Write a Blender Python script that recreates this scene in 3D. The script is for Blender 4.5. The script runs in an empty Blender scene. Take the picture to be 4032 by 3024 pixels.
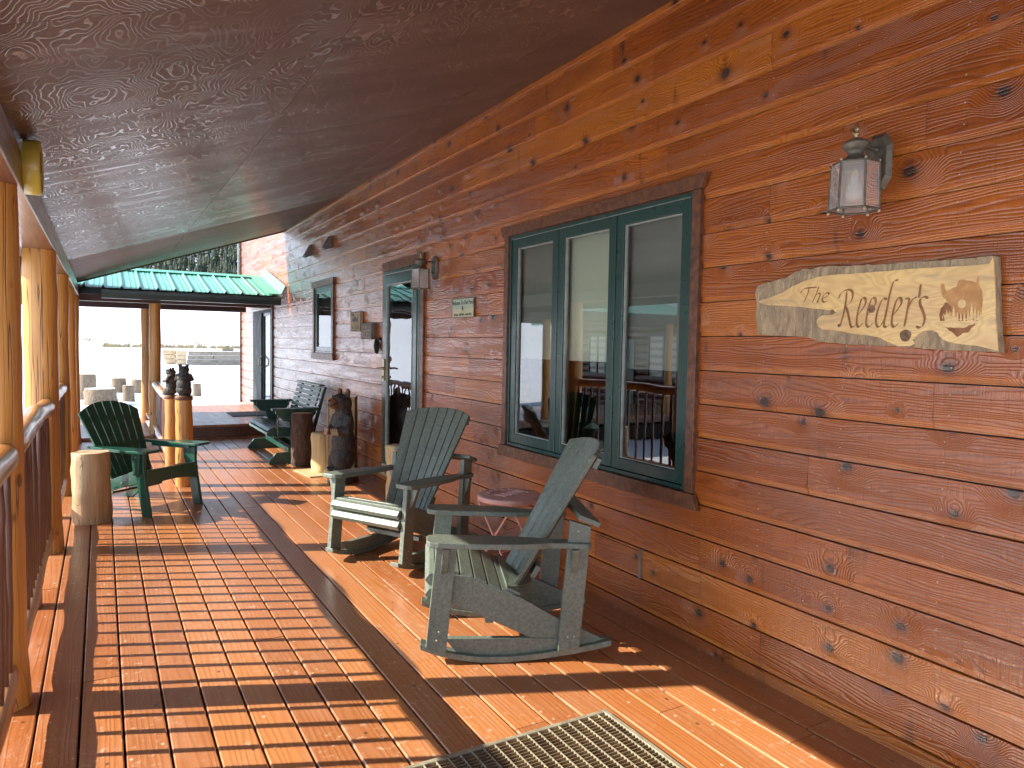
import bpy, bmesh, math, random
from math import sin, cos, pi, radians, sqrt, atan2, degrees
from mathutils import Vector, Matrix, noise as mnoise

# ------------------------------------------------------------ scene, camera, light
S = bpy.context.scene
COL = S.collection
CAMH = 1.475
cd = bpy.data.cameras.new("camera")
cd.sensor_width = 36.0
cd.lens = 2840.0 / 4032.0 * 36.0
cd.clip_start = 0.05
cd.clip_end = 4000
cam = bpy.data.objects.new("camera", cd)
COL.objects.link(cam)
yaw, pit, rol = radians(29.64), radians(-3.008), radians(1.041)
fwd = Vector((sin(yaw)*cos(pit), cos(yaw)*cos(pit), sin(pit)))
rgt = Vector((cos(yaw), -sin(yaw), 0)); upv = rgt.cross(fwd)
r2 = rgt*cos(rol) + upv*sin(rol); u2 = -rgt*sin(rol) + upv*cos(rol)
R = Matrix((r2, u2, -fwd)).transposed()
cam.matrix_world = Matrix.Translation((0, 0, CAMH)) @ R.to_4x4()
S.camera = cam

SUN_EL = 32.6
sdir = Vector((-0.9238*cos(radians(SUN_EL)), 0.3829*cos(radians(SUN_EL)), sin(radians(SUN_EL))))
W = bpy.data.worlds.new("World"); S.world = W; W.use_nodes = True
wn = W.node_tree
bg = wn.nodes['Background']
sky = wn.nodes.new('ShaderNodeTexSky'); sky.sky_type = 'NISHITA'; sky.sun_disc = False
sky.sun_elevation = radians(SUN_EL); sky.sun_rotation = atan2(sdir.x, sdir.y)
sky.altitude = 1900; sky.dust_density = 0.6
wb = wn.nodes.new('ShaderNodeMix'); wb.data_type = 'RGBA'; wb.blend_type = 'MULTIPLY'; wb.inputs[0].default_value = 1.0
wb.inputs[7].default_value = (1.13, 1.0, .84, 1)      # warm white-balance tint multiplied into the sky light, making it less blue
wn.links.new(sky.outputs[0], wb.inputs[6]); wn.links.new(wb.outputs[2], bg.inputs[0]); bg.inputs[1].default_value = 0.15
sl = bpy.data.lights.new("sun", 'SUN'); sl.energy = 3.0; sl.angle = radians(0.53); sl.color = (1.0, 0.93, 0.83)
so = bpy.data.objects.new("sun", sl); COL.objects.link(so)
so.rotation_euler = sdir.to_track_quat('Z', 'Y').to_euler()
S.view_settings.view_transform = 'Standard'; S.view_settings.look = 'None'
S.view_settings.exposure = 2.05; S.view_settings.gamma = 1.0
S.cycles.max_bounces = 10; S.cycles.diffuse_bounces = 5; S.cycles.glossy_bounces = 5
S.cycles.transparent_max_bounces = 16; S.cycles.transmission_bounces = 6
S.cycles.sample_clamp_indirect = 6.0
rnd = random.Random(11)

# ------------------------------------------------------------ material helpers
class NT:
    def __init__(s, name):
        s.m = bpy.data.materials.new(name); s.m.use_nodes = True
        s.t = s.m.node_tree; s.b = s.t.nodes['Principled BSDF']
    def n(s, typ, ins=None, out=0, **props):
        nd = s.t.nodes.new('ShaderNode'+typ)
        for k, v in props.items(): setattr(nd, k, v)
        for k, v in (ins or {}).items(): s.set(nd.inputs[k], v)
        return nd.outputs[out] if out is not None else nd
    def set(s, sock, v):
        if isinstance(v, bpy.types.NodeSocket): s.t.links.new(v, sock)
        else:
            if hasattr(sock.default_value, '__len__') and not hasattr(v, '__len__'): v = (v,)*len(sock.default_value)
            if hasattr(sock.default_value, '__len__') and len(sock.default_value) == 4 and len(v) == 3: v = (*v, 1)
            sock.default_value = v
    def p(s, **kw):
        for k, v in kw.items(): s.set(s.b.inputs[k.replace('_', ' ')], v)
    def obj(s): return s.n('TexCoord', out=3)
    def map(s, v, sc=(1, 1, 1), loc=(0, 0, 0)):
        a = s.n('VectorMath', {0: v, 1: sc}, operation='MULTIPLY')
        return s.n('VectorMath', {0: a, 1: loc}, operation='ADD')
    def noise(s, v, scale=1, detail=2, rough=.5, dist=0):
        return s.n('TexNoise', {'Vector': v, 'Scale': scale, 'Detail': detail, 'Roughness': rough, 'Distortion': dist})
    def math(s, op, a, b=0.0, c=0.0, clamp=False):
        return s.n('Math', {0: a, 1: b, 2: c}, operation=op, use_clamp=clamp)
    def mix(s, f, a, b, mode='MIX'):
        nd = s.t.nodes.new('ShaderNodeMix'); nd.data_type = 'RGBA'; nd.blend_type = mode
        s.set(nd.inputs[0], f); s.set(nd.inputs[6], a); s.set(nd.inputs[7], b)
        return nd.outputs[2]
    def ramp(s, f, st):
        nd = s.t.nodes.new('ShaderNodeValToRGB'); s.set(nd.inputs[0], f)
        e = nd.color_ramp.elements
        while len(e) < len(st): e.new(0.5)
        for i, (p, c) in enumerate(st):
            e[i].position = p; e[i].color = (c, c, c, 1) if not hasattr(c, '__len__') else (*c, 1)
        return nd.outputs[0]
    def step(s, f, lo, hi, a=0.0, b=1.0):
        return s.n('MapRange', {0: f, 1: lo, 2: hi, 3: a, 4: b}, interpolation_type='SMOOTHSTEP')
    def bump(s, h, st=.3, d=.01, nrm=None):
        ins = {'Height': h, 'Strength': st, 'Distance': d}
        if nrm is not None: ins['Normal'] = nrm
        return s.n('Bump', ins)
    def attr(s, name): return s.n('Attribute', out=2, attribute_name=name)

def lincol(*c): return tuple(((x/255+.055)/1.055)**2.4 if x > 10 else x/255/12.92 for x in c)

def mat_siding(name, band=False, end=False):
    m = NT(name); o = m.obj(); r = m.attr('rnd')
    off = m.n('CombineXYZ', {0: m.math('MULTIPLY', r, 13.), 1: m.math('MULTIPLY', r, 57.), 2: m.math('MULTIPLY', r, 23.)})
    v = m.n('VectorMath', {0: o, 1: off}, operation='ADD')
    # knots
    sv = m.n('SeparateXYZ', {0: v}, out=None)
    kv = m.n('CombineXYZ', {0: m.math('MULTIPLY', sv.outputs[1], 3.4), 1: m.math('MULTIPLY', sv.outputs[2], 4.2), 2: 0.0})
    vor = m.n('TexVoronoi', {'Vector': kv, 'Scale': 1.0, 'Randomness': 1.0}, out=None, voronoi_dimensions='2D')
    kd = vor.outputs['Distance']
    pick = m.math('GREATER_THAN', m.n('SeparateColor', {0: vor.outputs['Color']}), .45)
    wob = m.noise(m.map(v, (1, 40, 40)), 1, 2)
    rs = m.n('SeparateColor', {0: vor.outputs['Color']}, out=1)
    kd = m.math('DIVIDE', kd, m.math('MULTIPLY_ADD', rs, 1.15, .45))
    kd2 = m.math('ADD', kd, m.math('MULTIPLY', m.math('SUBTRACT', wob, .5), .045))
    knot = m.math('MULTIPLY', m.step(kd2, .040, .066, 1, 0), pick)
    ring = m.math('MULTIPLY', m.step(kd, .05, .34, 1, 0), pick)
    halo = m.math('MULTIPLY', m.step(kd, .04, .17, 1, 0), pick)
    big = m.noise(m.map(v, (1, .75, 5.5)), 1, 3, .5)
    sep = m.n('SeparateXYZ', {0: v}, out=None)
    ph = m.math('ADD', m.math('MULTIPLY', sep.outputs[2], 520.0), m.math('MULTIPLY', big, 120.0))
    ph = m.math('ADD', ph, m.math('MULTIPLY', ring, 42.0))
    fine = m.noise(m.map(v, (1, 6, 160)), 1, 3, .6)
    ph = m.math('ADD', ph, m.math('MULTIPLY', fine, 1.2))
    line = m.math('MULTIPLY_ADD', m.math('SINE', ph), .5, .5)
    line = m.math('POWER', line, 2.2)
    saw = m.noise(m.map(v, (1, 210, 7)), 1, 2, .6)
    streak = m.noise(m.map(v, (1, .9, 16)), 1, 3, .55)
    patch = m.noise(m.map(v, (1, 1.3, 2.4)), 1, 3, .5)
    c = m.ramp(r, [(0, (.33, .086, .011)), (.3, (.46, .135, .014)), (.55, (.55, .175, .018)), (.8, (.38, .105, .013)), (1, (.64, .230, .026))])
    if band: c = m.mix(m.step(patch, .3, .7, .75, .3), c, (.60, .225, .045))
    c = m.mix(m.step(patch, .35, .68, 0, .6 if not band else .25), c, (.20, .052, .014))
    c = m.mix(m.math('MULTIPLY', line, .46 if not band else .2), c, (.12, .025, .010))
    c = m.mix(m.step(streak, .5, .8, 0, .35), c, (.56, .19, .05))
    c = m.mix(m.step(saw, .55, .75, 0, .38), c, (.14, .03, .012))
    c = m.mix(m.math('MULTIPLY', halo, .6), c, (.085, .022, .012))
    c = m.mix(m.math('MULTIPLY', knot, .93), c, (.035, .022, .018))
    # rare worn streak marks
    mk = m.noise(m.map(v, (1, 9, 2.2)), 1, 2, .5)
    c = m.mix(m.step(mk, .66, .78, 0, .85), c, (.06, .026, .016))
    c = m.mix(1.0, c, (1.0, .88, .66), 'MULTIPLY')
    so_ = m.n('SeparateXYZ', {0: o}, out=None)
    ny = m.math('MULTIPLY', m.math('SUBTRACT', m.math('FRACT', m.math('DIVIDE', m.math('ADD', so_.outputs[1], m.math('MULTIPLY', r, .02)), .406)), .5), .406)
    nz = m.math('MULTIPLY', m.math('FRACT', m.math('DIVIDE', m.math('SUBTRACT', so_.outputs[2], .053), .1648)), .1648)
    nz = m.math('SUBTRACT', m.math('ABSOLUTE', m.math('SUBTRACT', nz, .092)), .036)
    nd = m.math('SQRT', m.math('ADD', m.math('MULTIPLY', ny, ny), m.math('MULTIPLY', nz, nz)))
    if not band: c = m.mix(m.math('MULTIPLY', m.step(nd, .0022, .0036, 1, 0), .85), c, (.55, .40, .25))
    h = m.math('MULTIPLY_ADD', line, -.55, m.math('MULTIPLY', saw, .7))
    h = m.math('ADD', h, m.math('MULTIPLY', m.noise(m.map(v, (1, 30, 60)), 1, 3, .6), .6))
    h = m.math('SUBTRACT', h, m.math('MULTIPLY', knot, .5))
    wv = m.noise(m.map(v, (1, 2.2, 11)), 1, 2)
    b1 = m.bump(wv, .18, .010)
    m.p(Base_Color=c, Roughness=m.step(fine, .3, .7, .26, .42), Normal=m.bump(h, .42, .0035, b1), Specular_IOR_Level=.25)
    m.p(Coat_Weight=1.0, Coat_IOR=1.52, Coat_Roughness=m.step(streak, .3, .7, .11, .24), Coat_Normal=m.bump(h, .5, .0035, b1))
    return m.m

def mat_deck(name='deck_stain'):
    m = NT(name); o = m.obj(); r = m.attr('rnd')
    off = m.n('CombineXYZ', {0: m.math('MULTIPLY', r, 31.), 1: m.math('MULTIPLY', r, 77.), 2: 0.0})
    v = m.n('VectorMath', {0: o, 1: off}, operation='ADD')
    big = m.noise(m.map(v, (7, .55, 1)), 1, 2)
    sep = m.n('SeparateXYZ', {0: v}, out=None)
    ph = m.math('ADD', m.math('MULTIPLY', sep.outputs[0], 260.), m.math('MULTIPLY', big, 46.))
    line = m.math('POWER', m.math('MULTIPLY_ADD', m.math('SINE', ph), .5, .5), 2.0)
    fine = m.noise(m.map(v, (150, 5, 1)), 1, 3, .6)
    patch = m.noise(m.map(v, (5, 2.0, 1)), 1, 4, .6)
    c = m.ramp(r, [(0, (.33, .105, .028)), (.35, (.42, .150, .042)), (.7, (.35, .128, .042)), (1, (.48, .185, .056))])
    c = m.mix(m.step(patch, .42, .7, 0, .45), c, (.44, .20, .095))
    c = m.mix(m.math('MULTIPLY', line, .20), c, (.25, .06, .018))
    c = m.mix(m.step(fine, .55, .75, 0, .25), c, (.27, .07, .02))
    wear = m.noise(o, 26, 6, .72)
    wmask = m.noise(o, 1.3, 3, .6)
    wm = m.math('MULTIPLY', m.step(wear, .56, .66), m.step(wmask, .40, .60))
    c = m.mix(m.math('MULTIPLY', wm, .72), c, (.64, .44, .30))
    sv = m.map(o, (14, 2.0, 1)); scr = m.noise(sv, 3.5, 3, .6, 1.5)
    sm = m.math('MULTIPLY', m.step(m.math('ABSOLUTE', m.math('SUBTRACT', scr, .5)), .0, .006, 1, 0), m.step(m.noise(o, 2.3, 2), .46, .62))
    c = m.mix(m.math('MULTIPLY', sm, .6), c, (.78, .52, .36))
    vk = m.n('TexVoronoi', {'Vector': m.map(o, (3.4, 2.4, 0)), 'Scale': 1.0}, out=None, voronoi_dimensions='2D')
    kk = m.step(vk.outputs['Distance'], .015, .03, 1, 0)
    c = m.mix(m.math('MULTIPLY', kk, .8), c, (.07, .03, .02))
    vs = m.n('TexVoronoi', {'Vector': m.map(o, (11, 8, 0)), 'Scale': 1.0}, out=None, voronoi_dimensions='2D')
    sp = m.math('MULTIPLY', m.step(m.math('ADD', vs.outputs['Distance'], m.math('MULTIPLY', wear, .12)), .095, .125, 1, 0), m.math('GREATER_THAN', m.n('SeparateColor', {0: vs.outputs['Color']}), .82))
    c = m.mix(m.math('MULTIPLY', sp, .6), c, (.78, .62, .5))
    h = m.math('ADD', m.math('MULTIPLY', line, .5), m.math('MULTIPLY', fine, .6))
    h = m.math('ADD', h, m.math('MULTIPLY', wear, .4))
    m.p(Base_Color=c, Roughness=m.step(patch, .3, .7, .34, .52), Normal=m.bump(h, .45, .0025), Coat_Weight=.6, Coat_Roughness=.26)
    return m.m

def mat_ply():
    m = NT('stained_plywood'); o = m.obj(); r = m.attr('rnd')
    off = m.n('CombineXYZ', {0: m.math('MULTIPLY', r, 19.), 1: m.math('MULTIPLY', r, 41.), 2: 0.0})
    v = m.n('VectorMath', {0: o, 1: off}, operation='ADD')
    nz = m.noise(m.map(v, (3.1, 1.75, .1)), 1, 3, .42, .12)
    nf = m.noise(m.map(v, (60, 22, 1)), 1, 3, .6)
    ph = m.math('ADD', m.math('MULTIPLY', nz, 250.), m.math('MULTIPLY', nf, 2.6))
    s_ = m.math('MULTIPLY_ADD', m.math('SINE', ph), .5, .5)
    amp = m.step(m.noise(m.map(v, (1.1, 2.0, 1)), 1, 2), .36, .58, .25, 1)
    line = m.math('MULTIPLY', m.step(s_, .80, .97), amp)
    rub = m.noise(m.map(v, (1.1, 15, 1)), 1, 5, .65)
    rubm = m.math('MULTIPLY', m.step(rub, .52, .72), m.step(m.noise(m.map(v, (1.3, 1.3, 1)), 1, 2), .40, .62))
    c = m.mix(r, (.105, .068, .052), (.17, .10, .07))
    pat = m.noise(m.map(v, (1.2, 4, 1)), 1, 3)
    c = m.mix(m.step(pat, .35, .7, 0, .5), c, (.078, .048, .037))
    c = m.mix(m.math('MULTIPLY', line, .30), c, (.34, .27, .22))  # grain lines also lightened in the colour, for the gloss of reflected snow
    gl = m.math('ADD', m.math('MULTIPLY_ADD', line, .85, .16), m.math('MULTIPLY', rubm, .75), clamp=True)
    last = m.math('LESS_THAN', r, .9)
    gl = m.math('MULTIPLY', gl, m.math('MULTIPLY_ADD', last, .92, .08))
    h = m.math('ADD', line, m.math('MULTIPLY', rub, .4))
    m.p(Base_Color=c, Roughness=.5, Normal=m.bump(h, .35, .003), Specular_IOR_Level=m.math('MULTIPLY_ADD', gl, .8, .10), Coat_Weight=gl, Coat_Roughness=.2, Coat_IOR=1.75, Coat_Normal=m.bump(h, .25, .003))
    return m.m

def mat_log(name, c0, c1, dark, rough=.38, crack=.8, coat=.3):
    """peeled log along local z"""
    m = NT(name); o = m.obj(); r = m.n('ObjectInfo', out=5)
    off = m.n('CombineXYZ', {0: m.math('MULTIPLY', r, 7.), 1: 0.0, 2: m.math('MULTIPLY', r, 91.)})
    v = m.n('VectorMath', {0: o, 1: off}, operation='ADD')
    g = m.noise(m.map(v, (38, 38, 1.3)), 1, 4, .6, .4)
    g2 = m.noise(m.map(v, (9, 9, .7)), 1, 3, .5)
    c = m.mix(m.step(g, .3, .72), c0, c1)
    c = m.mix(m.step(g2, .4, .75, 0, .7), c, tuple(x*.55 for x in c0))
    ck = m.noise(m.map(v, (16, 16, .35)), 1, 2, .5)
    cm = m.step(m.math('ABSOLUTE', m.math('SUBTRACT', ck, .52)), 0, .012, 1, 0)
    c = m.mix(m.math('MULTIPLY', cm, crack), c, dark)
    vor = m.n('TexVoronoi', {'Vector': m.map(v, (6, 6, 3.6)), 'Scale': 1.0}, out=None)
    kn = m.step(vor.outputs['Distance'], .07, .13, 1, 0)
    kn = m.math('MULTIPLY', kn, m.math('GREATER_THAN', m.n('SeparateColor', {0: vor.outputs['Color']}), .5))
    c = m.mix(m.math('MULTIPLY', kn, .75), c, dark)
    h = m.math('SUBTRACT', g, m.math('MULTIPLY', cm, 1.2))
    m.p(Base_Color=c, Roughness=rough, Normal=m.bump(h, .5, .006), Coat_Weight=coat, Coat_Roughness=.2)
    return m.m

def mat_plain(name, c, rough=.5, metal=0, var=.25, sc=30, bmp=.15, coat=0, spec=.5, c2=None, stretch=(1, 1, 1), detail=4):
    m = NT(name); o = m.map(m.obj(), stretch)
    n = m.noise(o, sc, detail, .6)
    c2 = c2 or tuple(x*(1-var) for x in c)
    m.p(Base_Color=m.mix(m.step(n, .3, .7), c, c2), Roughness=m.step(n, .3, .7, max(.03, rough-.06), min(1, rough+.06)),
        Metallic=metal, Normal=m.bump(n, bmp, .003), Coat_Weight=coat, Coat_Roughness=.15, Specular_IOR_Level=spec)
    return m.m

def mat_poly():
    m = NT('grey_green_lumber'); o = m.obj()
    n1 = m.noise(o, 55, 5, .75); n2 = m.noise(o, 260, 3, .7); n3 = m.noise(o, 6, 2)
    c = m.mix(m.step(n1, .35, .66), (.098, .122, .090), (.19, .218, .168))
    c = m.mix(m.step(n2, .5, .7, 0, .4), c, (.25, .29, .25))
    c = m.mix(m.step(n3, .4, .7, 0, .25), c, (.07, .10, .085))
    geo = m.n('NewGeometry', out=1)
    m.p(Base_Color=c, Roughness=.40, Normal=m.bump(m.math('ADD', n1, n2), .4, .0014), Specular_IOR_Level=.8)
    return m.m

def mat_snow():
    m = NT('snow'); o = m.obj()
    n = m.noise(o, .35, 4, .55); n2 = m.noise(o, 6, 4, .6); n3 = m.noise(o, 1.4, 3, .5)
    geo = m.n('NewGeometry', out=0)
    # bare patches of dry grass far away along the creek line
    c = m.mix(m.step(n, .3, .7), (.86, .88, .90), (.80, .83, .88))
    m.p(Base_Color=c, Roughness=.75, Normal=m.bump(m.math('ADD', m.math('MULTIPLY', n3, 2.0), m.math('MULTIPLY', n2, .35)), .6, .10), Specular_IOR_Level=.3)
    return m.m

def mat_roofmetal():
    m = NT('green_metal_roofing'); o = m.obj()
    n = m.noise(m.map(o, (3, .6, 1)), 3, 4, .6)
    c = m.mix(m.step(n, .35, .7), (.13, .42, .30), (.17, .47, .35))
    m.p(Base_Color=c, Roughness=.38, Metallic=0.0, Specular_IOR_Level=.6, Normal=m.bump(n, .05, .003))
    return m.m

def mat_glass(name='window_glass', wavy=0.0, tint=(.9, .95, .92), ior=1.75, rough=0.0, sheen_mix=0.0):
    m = NT(name); t = m.t
    t.nodes.remove(m.b)
    out = t.nodes['Material Output']
    gl = t.nodes.new('ShaderNodeBsdfGlossy'); gl.inputs['Roughness'].default_value = rough
    gl.inputs['Color'].default_value = (1, 1, 1, 1)
    tr = t.nodes.new('ShaderNodeBsdfTransparent'); tr.inputs[0].default_value = (*tint, 1)
    fr = t.nodes.new('ShaderNodeFresnel'); fr.inputs[0].default_value = ior
    mx = t.nodes.new('ShaderNodeMixShader')
    t.links.new(fr.outputs[0], mx.inputs[0]); t.links.new(tr.outputs[0], mx.inputs[1]); t.links.new(gl.outputs[0], mx.inputs[2])
    fin = mx
    if sheen_mix:
        df = t.nodes.new('ShaderNodeBsdfDiffuse'); df.inputs[0].default_value = (.80, .82, .78, 1)  # pale diffuse share stands for whitish reflection and cloudiness of the panes
        fin = t.nodes.new('ShaderNodeMixShader'); fin.inputs[0].default_value = sheen_mix
        t.links.new(mx.outputs[0], fin.inputs[1]); t.links.new(df.outputs[0], fin.inputs[2])
    t.links.new(fin.outputs[0], out.inputs[0])
    if wavy:
        o = m.obj(); n = m.noise(m.map(o, (1, 3, 7)), 1.0, 1, .4)
        b = m.bump(n, wavy, .01); t.links.new(b, gl.inputs['Normal'])
    return m.m

def mat_bark(name, c0, c1, c2):
    m = NT(name); o = m.obj()
    n = m.noise(m.map(o, (26, 26, 7)), 1, 5, .65, .6); n2 = m.noise(m.map(o, (60, 60, 20)), 1, 4, .6)
    c = m.mix(m.step(n, .35, .62), c0, c1); c = m.mix(m.step(n2, .55, .72, 0, .8), c, c2)
    m.p(Base_Color=c, Roughness=.85, Normal=m.bump(m.math('ADD', n, m.math('MULTIPLY', n2, .5)), .9, .02))
    return m.m

def mat_cutwood(name, c0, c1, axis_scale=(5, 40, 4)):
    m = NT(name); o = m.obj()
    n = m.noise(m.map(o, axis_scale), 1, 4, .6, .5)
    n2 = m.noise(o, 4, 3)
    c = m.mix(m.step(n, .3, .7), c0, c1); c = m.mix(m.step(n2, .45, .7, 0, .35), c, tuple(x*.6 for x in c1))
    m.p(Base_Color=c, Roughness=.6, Normal=m.bump(n, .35, .004))
    return m.m

def mat_slab_face():
    m = NT('carved_slab_wood'); o = m.obj()
    nz = m.noise(m.map(o, (1, 2.6, 9)), 1, 2, .5, .6)
    s_ = m.math('MULTIPLY_ADD', m.math('SINE', m.math('MULTIPLY', nz, 95.)), .5, .5)
    st = m.noise(m.map(o, (1, 4, 22)), 1, 3, .6)
    big = m.noise(m.map(o, (1, 2.2, 7)), 1, 3, .5)
    f = m.noise(m.map(o, (1, 30, 260)), 1, 3, .6)
    c = m.mix(m.step(big, .35, .65), (.94, .70, .28), (.84, .59, .26))
    c = m.mix(m.math('MULTIPLY', s_, .30), c, (.52, .31, .12))
    c = m.mix(m.step(st, .52, .75, 0, .55), c, (.42, .30, .19))
    c = m.mix(m.step(f, .5, .8, 0, .2), c, (.5, .33, .16))
    m.p(Base_Color=c, Roughness=.42, Normal=m.bump(m.math('ADD', s_, f), .25, .0015), Coat_Weight=.3, Coat_Roughness=.2)
    return m.m

def mat_fur():
    m = NT('carved_dark_fur'); o = m.obj()
    n = m.noise(m.map(o, (1, 1, .45)), 5, 2, .5)
    wv = m.n('VectorMath', {0: o, 1: m.n('CombineXYZ', {0: m.math('MULTIPLY', n, .22), 1: m.math('MULTIPLY', n, .22), 2: n})}, operation='ADD')
    g = m.noise(m.map(wv, (75, 75, 13)), 1, 3, .7)
    c = m.mix(m.step(g, .38, .62), (.013, .0115, .011), (.082, .068, .054))
    m.p(Base_Color=c, Roughness=.62, Normal=m.bump(g, 1.0, .012), Coat_Weight=.12, Coat_Roughness=.4)
    return m.m

M = {}
M['siding'] = mat_siding('cedar_siding'); M['band'] = mat_siding('cedar_siding_channel', True)
M['gap'] = mat_plain('siding_gap', (.03, .008, .004), .8)
M['deck'] = mat_deck(); M['ply'] = mat_ply()
M['under'] = mat_plain('underdeck_shade', (.03, .022, .018), .9)  # near-black colour put in for the shade seen through the deck gaps
M['post'] = mat_log('varnished_log', (.66, .32, .075), (.54, .23, .045), (.09, .03, .012))
M['rail'] = mat_log('varnished_rail_log', (.45, .18, .05), (.36, .125, .03), (.08, .03, .014), rough=.3)
M['twig'] = mat_log('dark_stained_stick', (.17, .075, .05), (.10, .042, .03), (.03, .015, .012), rough=.4, crack=.5)
M['beam'] = mat_plain('brown_stained_beam', (.15, .055, .032), .35, c2=(.11, .038, .022), sc=3, stretch=(14, .8, 14), coat=.3)
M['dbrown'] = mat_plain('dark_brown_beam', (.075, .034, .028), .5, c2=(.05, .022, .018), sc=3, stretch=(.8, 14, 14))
M['trim'] = mat_plain('rough_sawn_trim', (.20, .080, .036), .5, c2=(.09, .038, .02), sc=26, stretch=(1, 1, 1), bmp=.6, coat=.2)
M['green'] = mat_plain('dark_green_window_paint', (.022, .068, .058), .32, c2=(.018, .058, .05), sc=12, coat=.3, bmp=.05)
M['dgreen'] = mat_plain('dark_green_trim_metal', (.012, .030, .034), .55, sc=5, bmp=.03, spec=.3)
M['weather'] = mat_plain('white_weatherstrip', (.40, .44, .40), .45, sc=20, bmp=.03)
M['glass'] = mat_glass(ior=2.3); M['wavy'] = mat_glass('storm_door_glass', wavy=.12, tint=(.5, .55, .55), ior=2.4)
M['lampglass'] = mat_glass('bevelled_lamp_glass', tint=(.9, .9, .86), ior=1.8, sheen_mix=.28)
M['shade'] = mat_plain('grey_roller_blind', (.42, .41, .36), .8, var=.08, sc=200, bmp=.02)
M['shadel'] = mat_plain('cream_roller_blind', (.85, .84, .70), .8, var=.06, sc=200, bmp=.02)
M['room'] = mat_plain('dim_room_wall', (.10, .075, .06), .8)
M['poly'] = mat_poly()
M['adk'] = mat_plain('worn_green_paint', (.012, .085, .052), .33, c2=(.010, .070, .043), sc=8, coat=.35, bmp=.12)
M['glider'] = mat_plain('dark_green_bench_paint', (.012, .055, .040), .4, c2=(.025, .085, .062), sc=14, coat=.2, bmp=.15)
M['seatgrey'] = mat_plain('weathered_grey_board', (.30, .28, .26), .7, c2=(.2, .18, .17), sc=6, stretch=(1, 8, 1))
M['pink'] = mat_plain('pink_painted_metal', (.66, .36, .31), .5, var=.1, sc=18, bmp=.05)
M['bronze'] = mat_plain('aged_brass', (.20, .185, .14), .48, metal=.35, c2=(.12, .11, .085), sc=38, bmp=.12)
M['brass'] = mat_plain('bright_brass', (.50, .41, .20), .33, metal=.8, var=.2, sc=30)
M['pin'] = mat_plain('pale_brass_pin', (.62, .55, .38), .4, metal=.3)
M['bulb'] = mat_plain('frosted_bulb', (.85, .86, .86), .3, var=.02)
M['stool'] = mat_log('peeled_pale_log', (.52, .37, .20), (.36, .24, .125), (.15, .085, .045), rough=.6, crack=.7, coat=0)
M['barkd'] = mat_bark('dark_bark', (.10, .055, .032), (.055, .032, .022), (.22, .12, .06))
M['split'] = mat_log('split_pale_wood', (.68, .53, .28), (.50, .35, .16), (.32, .22, .11), rough=.7, crack=.75, coat=0)
M['endgrain'] = mat_cutwood('sawn_end_grain', (.62, .47, .30), (.46, .32, .18), (9, 9, 9))
M['barkgrey'] = mat_bark('grey_bark', (.27, .195, .125), (.16, .12, .085), (.42, .32, .19))
M['fur'] = mat_fur(); M['muzzle'] = mat_cutwood('carved_brown_wood', (.22, .095, .04), (.15, .06, .028), (25, 25, 60))
M['claw'] = mat_cutwood('carved_claw_wood', (.55, .38, .23), (.42, .27, .16), (20, 20, 60))
M['black'] = mat_plain('black_paint', (.012, .011, .011), .45)
M['dial'] = mat_plain('yellow_plastic', (.50, .40, .055), .38, var=.12, sc=8, bmp=.03, coat=.3)
M['matframe'] = mat_plain('weathered_aluminium', (.40, .36, .25), .5, metal=.2, c2=(.25, .21, .14), sc=22, bmp=.3)
M['matbar'] = mat_plain('grate_bar', (.30, .23, .12), .7, metal=.0, c2=(.14, .085, .05), sc=14, bmp=.2)
M['slabface'] = mat_slab_face(); M['slabbark'] = mat_bark('live_edge_bark', (.52, .41, .25), (.33, .26, .17), (.68, .55, .34))
M['burn'] = mat_plain('burnt_carving', (.40, .19, .07), .6, c2=(.26, .11, .04), sc=20, bmp=.1)
M['burnl'] = mat_plain('light_burnt_carving', (.52, .26, .09), .6, c2=(.66, .38, .15), sc=26, bmp=.2)
M['knotw'] = mat_plain('slab_knot', (.34, .20, .11), .6, c2=(.12, .07, .04), sc=40, bmp=.4)
M['snow'] = mat_snow(); M['roof'] = mat_roofmetal()
M['ridge'] = mat_plain('light_green_ridge_cap', (.15, .46, .33), .4, var=.08, sc=2, bmp=.02)
M['gutter'] = mat_plain('dark_green_gutter', (.022, .055, .055), .35, sc=4, bmp=.02, coat=.2)
M['gutback'] = mat_plain('grey_gutter_strap', (.16, .16, .15), .5, sc=20, bmp=.05)
M['conifer'] = mat_plain('conifer_needles', (.030, .045, .028), .8, c2=(.07, .08, .04), sc=.15, bmp=.1)
M['timber'] = mat_cutwood('weathered_timber', (.33, .28, .21), (.20, .165, .13), (3, 20, 20))
M['brush'] = mat_plain('dry_brush', (.26, .22, .15), .9, c2=(.38, .29, .13), sc=.6)
M['tin1'] = mat_plain('pale_green_tin', (.36, .50, .42), .5, c2=(.46, .52, .36), sc=5, bmp=.05)
M['tin2'] = mat_plain('cream_tin', (.56, .56, .36), .5, var=.1, sc=8)
M['ink'] = mat_plain('dark_green_ink', (.03, .07, .055), .6)
M['signtan'] = mat_plain('tan_sign_board', (.40, .31, .19), .7, c2=(.30, .24, .15), sc=14)
M['signgrey'] = mat_plain('grey_sign_board', (.17, .17, .14), .7, c2=(.11, .115, .10), sc=14)
M['signtext'] = mat_plain('pale_sign_lettering', (.46, .43, .32), .7, sc=40)
M['chain'] = mat_plain('galvanised_chain', (.32, .33, .32), .4, metal=.7)
M['coir'] = mat_plain('tan_coir', (.50, .40, .20), .95, c2=(.36, .28, .14), sc=120, bmp=.7)
M['greymat'] = mat_plain('grey_rubber', (.15, .15, .15), .8, sc=60)
M['conduit'] = mat_plain('white_pipe', (.6, .6, .6), .5)

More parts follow.
